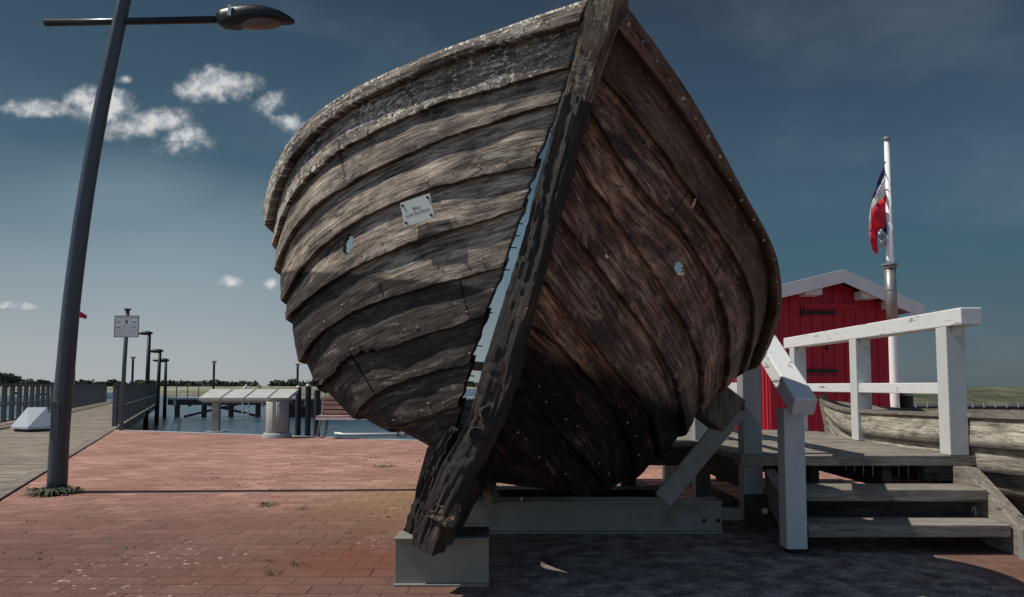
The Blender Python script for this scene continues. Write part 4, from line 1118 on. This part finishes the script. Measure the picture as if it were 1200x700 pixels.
# notice plate
def text_mesh(s, size, mat, name, parent, origin, ex, ey, align='CENTER', ext=.0):
    cu = bpy.data.curves.new(name, 'FONT'); cu.body = s; cu.size = size; cu.align_x = align; cu.extrude = ext
    to = bpy.data.objects.new(name, cu); COL.objects.link(to)
    dg = bpy.context.evaluated_depsgraph_get(); me = bpy.data.meshes.new_from_object(to.evaluated_get(dg))
    bpy.data.objects.remove(to); bpy.data.curves.remove(cu)
    ez = ex.cross(ey).normalized(); org = wpos(parent)
    for v_ in me.vertices: v_.co = origin + ex * v_.co.x + ey * v_.co.y + ez * v_.co.z - org
    me.materials.clear(); me.materials.append(mat)
    o = bpy.data.objects.new(name, me); COL.objects.link(o); o.parent = parent; return o
# plane through the plate's corners, set just proud of the planking
def hull_depth_at(px, py, curves, norms):
    best = None
    for k in range(1, 9):
        for i in range(0, NV):
            for f in (.0, .25, .5, .75):
                p = curves[k][i].lerp(curves[k + 1][i], f); q = p - Vector((0, 0, 1)); yc = -q.y * sth + q.z * cth; zc = q.y * cth + q.z * sth
                dx = 600 + F * q.x / zc - px; dy = OAY - F * yc / zc - py; e = dx * dx + dy * dy
                if best is None or e < best[0]: best = (e, p, norms[k][i])
    return best[1], best[2]
pc, pn = hull_depth_at(490, 246, CL, NL)
ctr = pc + pn * .034
# corners by intersecting the pixel rays with that plane
def ray_plane(px, py, c, n):
    p = W(px, py, 1.0) - Vector((0, 0, 1)); o_ = Vector((0, 0, 1)); t_ = (c - o_).dot(n) / p.dot(n); return o_ + p * t_
cs_ = [ray_plane(px, py, ctr, pn) for (px, py) in ((468.5, 238.5), (503, 227), (510.5, 255), (475.5, 266))]
ex = ((cs_[1] - cs_[0]) + (cs_[2] - cs_[3])).normalized(); ey = pn.cross(ex).normalized()
if ey.z < 0: ey = -ey
cc_ = sum(cs_, Vector()) / 4; pw = ((cs_[1] - cs_[0]).length + (cs_[2] - cs_[3]).length) / 2; ph = ((cs_[0] - cs_[3]).length + (cs_[1] - cs_[2]).length) / 2
ez = ex.cross(ey).normalized()
plate = thing('notice_plate', 'small pale notice plate screwed to the left side of the hull', 'sign', cc_)
m = MB(); m.box(cc_, (pw, ph, .006), Matrix((ex, ey, ez)).transposed()); m.build('plate', M_plate, plate)
sg = 1 if ez.dot(Vector((0, -1, 0))) > 0 else -1
front_ = cc_ + ez * (.0045 * sg)
text_mesh('Bitte', ph * .20, M_ink, 'writing', plate, front_ + ey * ph * .04, ex, ey)
text_mesh('nicht ber\u00fchren', ph * .20, M_ink, 'writing', plate, front_ - ey * ph * .16, ex, ey)
for (a, b_) in ((-.42, .36), (.42, .36), (-.42, -.36), (.42, -.36)):
    m = MB(); c0 = front_ + ex * pw * a + ey * ph * b_; m.tube([c0, c0 + ez * sg * .005], .006, 8); m.build('screw', M_iron, plate)

# ------------------------------------------------------------------ steel beams and props
def ibeam(mb, x0, x1, y0, w, h, tf=.012, z0=0.0, sk=0):
    mb.span(x0, x1, y0, y0 + w, z0, z0 + tf); mb.span(x0, x1, y0, y0 + w, z0 + h - tf, z0 + h); mb.span(x0 + .002, x1 - .002, y0 + w * .5 - .006 if sk == 0 else y0 + sk, (y0 + w * .5 + .006) if sk == 0 else y0 + sk + .012, z0 + tf, z0 + h - tf)
g = Gd(517, 688); d = g.y; xa, xb = W(461, 688, d).x, W(573, 688, d).x; hb = W(517, 631, d).z
t = thing('steel_beam', 'short pale galvanised steel beam on the paving, carrying the foot of the stem', 'steel beam', ((xa + xb) / 2, d, 0), 'steel beams carrying the hull')
m = MB(); ibeam(m, xa, xb, d, .2, hb, .011, sk=.03); m.build('profile', M_steel_y, t, bevel=.002)
m = MB(); m.span(W(512, 620, d).x, W(572, 620, d).x, d + .06, d + .19, hb, hb + .022); m.build('packing_plate', M_dark_wood, t)
d2 = Gd(700, 626).y; xa, xb = W(532, 626, d2).x, W(848, 626, d2).x; hb2 = W(700, 588, d2).z
t = thing('steel_beam', 'long grey steel beam lying crosswise under the hull behind the stem foot', 'steel beam', ((xa + xb) / 2, d2, 0), 'steel beams carrying the hull')
m = MB(); ibeam(m, xa, xb, d2, .22, hb2, .014, sk=.03); m.build('profile', M_steel, t, bevel=.002)
for px in (825, 841):
    c = W(px, 610, d2 + .03); m = MB(); m.tube([c, c + Vector((0, -.012, 0))], .013, 8); m.build('bolt', M_iron, t)
zc0 = W(0, 612, d2).z; zc1 = W(0, 598, d2).z
m = MB(); m.span(xb + .0, 1.66, d2 + .08, d2 + .14, zc0, zc1); m.build('tie_bar', M_steel, t)
# further cross beams in the dark
for (yy_, lb) in ((6.0, 'dark steel beam far back under the hull'),):
    t = thing('steel_beam', lb, 'steel beam', (.3, yy_, 0), 'steel beams carrying the hull'); m = MB(); ibeam(m, -.5, 1.3, yy_, .22, .2, .014); m.build('profile', M_iron, t, bevel=.002)

t = thing('brace', 'slanting flat steel brace leaning from the long beam up to the shaded stair post', 'brace', W(775, 588, d2 + .1))
m = MB(); a = W(776, 586, 5.02); b_ = W(868, 476, 5.12); m.beam(a, b_, .12, .035, side=(1, 0, 0)); 
m.v = []; m.f = []; m.m = []
dr = (b_ - a).normalized(); sd = Vector((dr.z, 0, -dr.x)).normalized()
m.beam(a, b_, .125, .03, side=sd); m.build('bar', M_steel, t, bevel=.003)
m = MB(); c = b_ + Vector((.0, -.025, -.01)); m.tube([c, c + Vector((0, -.02, 0))], .016, 8); m.build('bolt', M_iron, t)

t = thing('wedge_block', 'thick squared timber block wedged between the hull and the steel brace', 'timber block', W(845, 480, 4.95))
c = W(838, 476, 4.9); m = MB(); m.box(c, (.20, .34, .24), (0, R(38), 0)); m.build('block', M_block, t, bevel=.012)
a = W(570, 560, 5.25); b_ = W(578, 588, 5.2); 
t = thing('prop', 'short pale timber prop standing on the long beam under the hull', 'prop', b_)
m = MB(); m.beam(a + Vector((-.01, 0, .05)), Vector((b_.x, b_.y, hb2)), .085, .07); m.build('timber', M_grey_wood, t, bevel=.006)

# ------------------------------------------------------------------ timber platform with stairs
ZD = .53; Y0 = 5.22; DX0, DX1 = 1.56, 3.16; YB = 8.3; YL = 6.5; XL = .95
t = thing('stair_platform', 'grey timber platform with three steps and white painted railings beside the hull', 'platform', ((DX0 + DX1) / 2, Y0, 0))
m = MB(); y = Y0
m.span(DX0 - .02, DX1, y, y + .15, ZD - .07, ZD); y += .156
while y < YB:
    x0 = DX0 if y < YL else XL
    m.box(((x0 + DX1) / 2, y + .07, ZD - .025 + random.uniform(-.003, .003)), (DX1 - x0, .138, .045)); y += .147
m.build('deck', M_grey_wood, t, bevel=.005)
for x in (1.62, 2.1, 2.6, 3.08):
    m = MB(); m.span(x - .03, x + .03, Y0 + .16, YB - .05, ZD - .24, ZD - .05); m.build('joist', M_dark_wood, t)
m = MB(); m.span(XL, DX0, YL + .02, YL + .07, ZD - .2, ZD - .05); m.span(XL + .02, XL + .07, YL + .07, YB, ZD - .2, ZD - .05); m.build('joist', M_dark_wood, t)
for (x, y) in ((1.0, 6.7), (1.0, 8.1), (3.05, 8.1), (2.2, 8.1)):
    m = MB(); m.span(x - .06, x + .06, y - .06, y + .06, 0, ZD - .24); m.build('footing_post', M_dark_wood, t)
m = MB(); x0 = W(1082, 560, Y0 + .02).x; m.span(x0, x0 + .22, Y0 + .01, Y0 + .08, 0.36, ZD - .07); m.build('bracket_block', M_dark_wood, t)
# steps
for (yf_, zt_, x1_) in ((4.85, .353, 2.97), (4.62, .177, 2.98)):
    m = MB(); m.span(1.76, x1_ + (0 if zt_ > .3 else -.02), yf_, yf_ + .29, zt_ - .075, zt_); m.build('step', M_grey_wood, t, bevel=.007)
m = MB(); m.span(1.78, 2.95, 5.02, 5.05, .06, .275); m.build('riser_board', M_dark_wood, t)
# stringers
for (x, w_) in ((3.02, .1), (1.74, .07)):
    m = MB(); a_ = x; poly = [(Y0 + .02, .46 if x > 2 else .44), (Y0 + .02, .14), (4.86, .0), (4.44, .0), (4.40, .07), (5.10, .46)] if x > 2 else [(Y0 + .02, .44), (Y0 + .02, .22), (4.86, .05), (4.7, .05), (4.7, .16)]
    m.prism(poly, 0, a_ - w_ / 2, a_ + w_ / 2); m.build('stringer', M_grey_wood_y, t, bevel=.005)
m = MB(); m.span(2.93, 2.97, 4.47, 4.52, 0, .17); m.build('foot_bracket', M_steel, t)
for z in (.19, .29):
    m = MB(); c = Vector((2.968, 5.0, z)); m.tube([c + Vector((-.0, .02 * math.cos(a), .03 * math.sin(a))) for a in [k * .6 for k in range(8)]], .006, 6); m.build('ring', M_alu, t)
# posts
PX0, PX1 = 2.955, 3.085
PZ = 1.40
for y in (5.2 + .02, 6.6, 8.05):
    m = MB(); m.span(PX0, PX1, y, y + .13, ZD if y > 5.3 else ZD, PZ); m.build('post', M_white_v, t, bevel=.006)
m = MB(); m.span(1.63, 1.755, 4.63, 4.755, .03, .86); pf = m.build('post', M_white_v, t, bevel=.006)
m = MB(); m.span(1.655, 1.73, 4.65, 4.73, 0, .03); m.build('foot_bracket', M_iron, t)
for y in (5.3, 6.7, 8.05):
    m = MB(); m.span(1.585, 1.715, y, y + .13, .08 if y < 6 else 0, PZ); m.build('post', M_white_shade if y < 7 else M_white_v, t, bevel=.006)
m = MB(); m.span(1.58, 1.76, 5.18, 5.3, .06, .26); pl = m.build('bolted_plate', M_dark_wood, t, bevel=.004)
m = MB(); c = Vector((1.68, 5.18, .17)); m.tube([c, c + Vector((0, -.015, 0))], .02, 8); m.build('bolt', M_alu, pl)
# rails
zr = W(1131, 359, 5.06).z
m = MB(); m.span(2.985 - .03, 3.10, 5.04, 8.35, PZ, PZ + .115); m.build('top_rail', M_white, t, bevel=.008)
m = MB(); m.span(2.97, 3.02, 5.35, 6.6, .94, 1.02); m.span(2.97, 3.02, 6.73, 8.05, .94, 1.02); m.build('mid_rail', M_white, t, bevel=.005)
m = MB(); m.span(1.6, 1.73, 5.42, 8.35, PZ, PZ + .115); m.build('top_rail', M_white, t, bevel=.008)
m = MB(); m.span(1.62, 1.66, 5.43, 8.05, .94, 1.02); m.build('mid_rail', M_white, t, bevel=.005)
m = MB(); a = Vector((1.685, 4.44, .875)); b_ = Vector((1.665, 5.42, 1.50)); m.beam(a, b_, .135, .115); m.build('hand_rail', M_white, t, bevel=.01)
for y in (5.22, 6.6, 8.05):
    m = MB(); m.span(3.0, 3.07, y - .004, y, PZ - .06, PZ); m.span(3.0, 3.07, y - .06, y - .004, PZ - .004, PZ); m.build('angle_bracket', M_alu, t)

# ------------------------------------------------------------------ rowboat on the right
def rowboat():
    t = thing('rowboat', 'small grey weathered rowing boat drawn up on the right side of the platform', 'boat', (3.6, 5.6, 0))
    st = Vector((3.075, 7.5, 0)); dirv = Vector((.30, -1, 0)).normalized(); per = Vector((-dirv.y * -1, dirv.x, 0)); per = Vector((-.958, -.287, 0))
    Lb = 4.3; n = 70
    zs = [(1.0, .0), (.78, .18), (.58, .36), (.38, .55), (.22, .75), (.1, 1.0)]
    def pt(s, k, side, off=0):
        # k: 0 gunwale .. 5 keel
        bh = .66 * math.sin(min(1, s / .62) * math.pi / 2) ** .75 if s < .62 else .66 * (1 - .25 * ((s - .62) / .38) ** 2)
        fr = [1, .97, .9, .76, .52, .04][k]
        frs = fr * (1 if s > .25 else (s / .25) ** (.12 * k))
        zg = .765 + .07 * max(0, 1 - s / .14) ** 1.5 + .05 * s
        zk = .10 + .42 * max(0, 1 - s / .12) ** 2
        z = zk + (zg - zk) * [1, .74, .50, .28, .10, 0][k]
        rake = .16 * (z - .1) / .75
        c = st + dirv * (s * Lb - rake * max(0, 1 - s * 6) + .12) + per * (side * (bh * frs + off)); c.z = z
        return c
    for side in (1, -1):
        mb = MB(); cols = []; uvs = []; rows = 4
        for k in range(5):
            b0 = len(mb.v); R_ = rows + 2; rnd = random.uniform(.4, .9); of = random.uniform(0, 20)
            for i in range(n):
                s = .001 + i / (n - 1) * .999
                A, B = pt(s, k, side, -.006), pt(s, k + 1, side, .026)
                for r in range(R_):
                    f = min(1, r / rows); p = A.lerp(B, f if r < rows else 1.06)
                    if r == rows + 1: p = pt(s, k + 1, side, -.01)
                    p = p + per * side * .002 * noise.noise(p * 6)
                    mb.v.append(p); cols.append((rnd, 0, 1 if r >= rows else (1.0 if r == 0 and k else 0), 1)); uvs.append((s * Lb + of, k * .5 + f * .2 + (50 if side < 0 else 40)))
            for i in range(n - 1):
                for r in range(R_ - 1):
                    a = b0 + i * R_ + r; q = (a, a + 1, a + R_ + 1, a + R_); mb.f.append(q if side < 0 else q[::-1]); mb.m.append(0)
        org = wpos(t); me = bpy.data.meshes.new('planking'); me.from_pydata([v_ - org for v_ in mb.v], [], mb.f); me.materials.append(M_rowboat)
        at = me.color_attributes.new('mask', 'FLOAT_COLOR', 'POINT')
        for i, c in enumerate(cols): at.data[i].color = c
        ul = me.uv_layers.new(name='UVMap')
        for lp in me.loops: ul.data[lp.index].uv = uvs[lp.vertex_index]
        o = bpy.data.objects.new('planking', me); COL.objects.link(o); o.parent = t
        sm = o.modifiers.new('thick', 'SOLIDIFY'); sm.thickness = .015; sm.offset = 0
        m = MB()
        for i in range(n - 1):
            s0, s1 = i / (n - 1), (i + 1) / (n - 1); a_, b2 = pt(max(s0, .001), 0, side, .004), pt(s1, 0, side, .004); m.beam(a_ + Vector((0, 0, .01)), b2 + (b2 - a_) * .05 + Vector((0, 0, .01)), .036, .028)
        m.build('gunwale', M_grey_wood_y, t)
    m = MB(); top = pt(.001, 0, 1) + Vector((0, .0, .03)); k_ = [pt(.001, k, 1) for k in range(6)]
    pts_ = [top + Vector((-.01, .03, .05))] + [p + Vector((-.0, .03, 0)) for p in k_]
    m = sweep(pts_, [.06] * 7, [.09] * 7, R(0), 20, 3, .003); m.build('stem', M_grey_wood_y, t)
    for s in (.3, .55, .8):
        a_, b2 = pt(s, 0, 1, -.04), pt(s, 0, -1, -.04); m = MB(); m.beam(a_ - Vector((0, 0, .12)), b2 - Vector((0, 0, .12)), .2, .03); m.build('thwart', M_grey_wood, t)
    m = MB(); q = [pt(1.0, k, 1) for k in range(6)] + [pt(1.0, k, -1) for k in range(5, -1, -1)]; nn = len(q)
    m.add(q + [p - dirv * .03 for p in q], [tuple(range(nn)), tuple(reversed(range(nn, 2 * nn)))] + [(i, (i + 1) % nn, (i + 1) % nn + nn, i + nn) for i in range(nn)]); m.build('transom', M_rowboat, t)
    m = MB(); a_ = pt(.06, 0, 1, -.02); b2 = pt(.06, 0, -1, -.02); m.add([pt(.004, 0, 1), a_, pt(.12, 0, 1, -.02), pt(.12, 0, -1, -.02), b2, pt(.004, 0, -1)] , [(0, 1, 2, 3, 4, 5)]); m.v = [v_ - Vector((0, 0, .01)) for v_ in m.v]
    o = m.build('fore_deck', M_grey_wood, t); sm = o.modifiers.new('thick', 'SOLIDIFY'); sm.thickness = .02
rowboat()

# ------------------------------------------------------------------ red hut
HD = 13.0
hx0, hx1 = W(903, 500, HD).x, W(1045, 500, HD).x
HL = 4.4
t = thing('red_hut', 'small red boarded hut with a pale gabled roof behind the white railing', 'hut', ((hx0 + hx1) / 2, HD, 0))
RG = W(989, 317, HD - .4); LE = W(868, 347, HD - .4); RE = W(1084, 360, HD - .4)
def roofz(x):
    if x < RG.x: return RG.z + (LE.z - RG.z) * (RG.x - x) / (RG.x - LE.x)
    return RG.z + (RE.z - RG.z) * (x - RG.x) / (RE.x - RG.x)
m = MB()
m.prism([(hx0, 0), (hx1, 0), (hx1, roofz(hx1) - .12), (RG.x, RG.z - .12), (hx0, roofz(hx0) - .12)], 1, HD, HD + HL)
wl2 = m.build('wall', M_red, t)
m = MB(); x = hx0 + .0
while x < hx1 - .01:      # cover battens on the gable
    zt_ = roofz(x + .02) - .14; m.span(x, x + .045, HD - .022, HD, .0, zt_); x += .185
m.build('batten', M_red, t)
m = MB(); y = HD + .05
while y < HD + HL - .05: m.span(hx0 - .022, hx0, y, y + .045, 0, roofz(hx0) - .14); y += .185
m.build('batten', M_red, t)
for (xa, za, xb, zb, nm) in ((LE.x - .0, LE.z, RG.x, RG.z, 'l'), (RG.x, RG.z, RE.x, RE.z, 'r')):
    m = MB(); m.prism([(xa, za - .0), (xb, zb), (xb, zb - .05), (xa, za - .05)], 1, HD - .36, HD + HL + .3); m.build('roof', M_roof, t)
    m = MB(); m.prism([(xa, za + .02), (xb, zb + .02), (xb, zb - .20), (xa, za - .20)], 1, HD - .40, HD - .365); m.build('bargeboard', M_barge, t, bevel=.004)
    m = MB(); m.prism([(xa + .02, za - .052), (xb, zb - .052), (xb, zb - .075), (xa + .02, za - .075)], 1, HD - .36, HD); m.build('soffit', M_grey_wood, t)
for px, py in ((950, 341), (1016, 345), (1048, 356)):
    c = W(px, py, HD - .2); m = MB(); m.span(c.x - .14, c.x + .14, HD - .34, HD - .02, c.z - .08, c.z + .05); m.build('purlin_end', M_barge, t, bevel=.005)
# loft hatch / door with straps
da, db = W(943, 400, HD).x, W(1004, 400, HD).x
m = MB(); z0 = W(0, 362, HD).z; z1 = W(0, 356.5, HD).z; m.span(da, db, HD - .045, HD - .022, z0, z1); m.build('door_ledge', M_red, t); m = MB(); m.span(da - .02, db - .25, HD - .04, HD - .022, W(0, 444, HD).z, W(0, 441, HD).z); dr_ = m.build('door_ledge', M_red, t)
for py in (367, 435):
    m = MB(); zc = W(0, py, HD).z; m.span(da - .05, da + .52, HD - .058, HD - .046, zc - .03, zc + .03); m.span(da - .07, da - .02, HD - .06, HD - .022, zc - .055, zc + .055); m.build('strap_hinge', M_iron, dr_)
m = MB(); c = W(968, 407, HD); m.span(c.x - .02, c.x + .02, HD - .05, HD - .022, c.z - .05, c.z + .05); m.build('latch', M_iron, dr_)
m = MB(); m.span(hx1 - .0, hx1 + .02, HD - .02, HD + .08, 0, roofz(hx1) - .2); m.build('corner_board', M_red, t)

# ------------------------------------------------------------------ flagpole, flag and stove pipe
FD = 12.0
b = W(1048, 478, FD); b.z = 0
t = thing('flagpole', 'tall white flagpole with a grey sleeve joint, standing beside the red hut', 'flagpole', b)
top = W(1039, 163, FD); k = FD / F
m = MB(); m.tube([Vector((b.x + .06, FD, 0)), W(1048.5, 470, FD), W(1043.3, 310, FD), top], [5.2 * k, 5 * k, 4.2 * k, 2.8 * k], 14); m.build('pole', M_flagpole, t, smooth=True)
m = MB(); c = top; m.lathe(c, [(0, 3 * k), (3 * k, 2.6 * k), (4.6 * k, .5 * k), (4.6 * k, -1 * k), (2.6 * k, -3 * k)], 14); m.build('finial', M_mast_grey, t)
m = MB(); m.tube([W(1045.8, 384, FD - .03), W(1042.8, 312, FD - .03)], 6.2 * k, 16); sl_ = m.build('sleeve', M_mast_grey, t, smooth=True)
for (py, r_, h_) in ((310.5, 9, 1.6), (313.5, 7.2, 2.5), (340, 6.6, 1.2)):
    m = MB(); c = W(1042.8 + (py - 312) * .04, py, FD - .03); m.lathe(c, [(0, h_ * k / 2), (r_ * k, h_ * k / 2), (r_ * k, -h_ * k / 2), (0, -h_ * k / 2)], 16); m.build('collar', M_steel, sl_)
m = MB(); m.tube([W(1041, 168, FD - .06), W(1047, 300, FD - .05), W(1051, 470, FD - .05)], .005, 5); m.build('halyard', M_flagpole, t)
# furled flag: three coloured bands hanging against the pole
def flag():
    o_ = thing('flag', 'limp flag of blue, white and red bands hanging from the top of the flagpole', 'flag', W(1036, 290, FD))
    P = lambda px, py, f: W(px, py, FD - .03 + f)
    bands = [ (M_fl_b, 'blue_band', [(1037.5, 188), (1031, 205), (1025, 222), (1021, 236)], [(1037.8, 202), (1033, 214), (1027, 226), (1021.5, 238)]),
              (M_fl_w, 'white_band', [(1037.8, 202), (1033, 214), (1027, 226), (1021.5, 238), (1019, 255), (1018.5, 275)], [(1038.5, 229), (1034, 233), (1027, 240), (1022, 248), (1020, 262), (1019.5, 280)]),
              (M_fl_r, 'red_band', [(1038.5, 229), (1034, 233), (1027, 240), (1022, 248), (1020, 262), (1019, 278), (1022, 292)], [(1039.5, 260), (1037, 264), (1034, 268), (1030, 270), (1028, 280), (1029, 292), (1027, 299)]),
              (M_fl_b, 'folded_blue_corner', [(1039.5, 261), (1036, 264)], [(1040, 276), (1033, 268)]),
              (M_fl_g, 'folded_pale_corner', [(1028, 268), (1030, 280), (1031, 290)], [(1033, 268), (1038, 280), (1039, 288)])]
    for (mt, nm, ta, bo) in bands:
        A = catmull([(p[0], p[1], 0) for p in ta], 16); B = catmull([(p[0], p[1], 0) for p in bo], 16); m = MB()
        for i in range(16):
            for r in range(5):
                q = A[i].lerp(B[i], r / 4); m.v.append(P(q.x, q.y, .05 * math.sin(i * .9 + r * .5) + (.02 if 'fold' in nm else 0)))
        for i in range(15):
            for r in range(4): a = i * 5 + r; m.f.append((a, a + 1, a + 6, a + 5)); m.m.append(0)
        ob = m.build(nm, mt, o_, smooth=True); sm = ob.modifiers.new('thick', 'SOLIDIFY'); sm.thickness = .006
flag()
b = W(1062, 478, 14); b.z = 0
t = thing('bollard', 'short black bollard behind the railing, right of the flagpole', 'bollard', b)
m = MB(); m.tube([b, W(1062, 459, 14)], .11, 14); m.build('post', M_pile, t, smooth=False)
m = MB(); m.lathe(W(1062, 464, 14), [(.12, 0), (.12, .03), (.0, .03)], 14); m.build('band', M_mast_grey, t)

# far pontoon on the right, white panels on its side
d = 60; xa, xb = W(1060, 475, d).x, W(1260, 475, d).x
t = thing('pontoon', 'low dark pontoon with pale uprights on the water behind the rowing boat', 'pontoon', ((xa + xb) / 2, d, -.9))
m = MB(); m.span(xa, xb, d, d + 2, -.95, -.62); m.build('float', M_jetty, t)
m = MB(); m.span(xa, xb, d, d + .3, -.05 - .35, -.33); m.build('deck_edge', M_jetty_l, t)
for i in range(16):
    x = xa + (xb - xa) * i / 15; m = MB(); m.span(x - .05, x + .05, d - .05, d + .02, -.7, -.33); m.build('upright', M_jetty_l, t)

# people sitting on the jetty
person(W(283, 466, JD + .9), .9, M_cloth_w, 'person in a white shirt sitting bent forward on the jetty')
person(W(308, 466, JD + .9) + Vector((0, 0, -.22)), -.5, M_cloth_r, 'person in a faded red shirt sitting low on the jetty, right of the other sitter')

# pale chips added for slivers of sunlight falling through holes in the hull
for i, (px, py, lb) in enumerate(((838, 651, 'pale chip made as a sliver of sunlight on the dark ground below the end of the long beam'), (976, 671, 'pale chip made as a sliver of sunlight on the dark ground in front of the lowest step'), (918, 686, 'pale chip made as a sliver of sunlight near the bottom edge below the white stair post'), (999, 688, 'small pale chip made as a sliver of sunlight at the bottom edge right of the others'))):
    c = Gd(px, py); c.z = .006; m = MB(); L_ = .05 if i < 2 else .025; a = R(-40)
    dd = Vector((math.cos(a), math.sin(a), 0)) * L_; m.beam(c - dd, c + dd * .9 + Vector((0, 0, .004)), .010, .006); o = m.build('sun_sliver_chip', M_grey_wood, loc=c); tag(o, lb, 'sun sliver', 'pale chips made as slivers of sunlight on the dark ground')
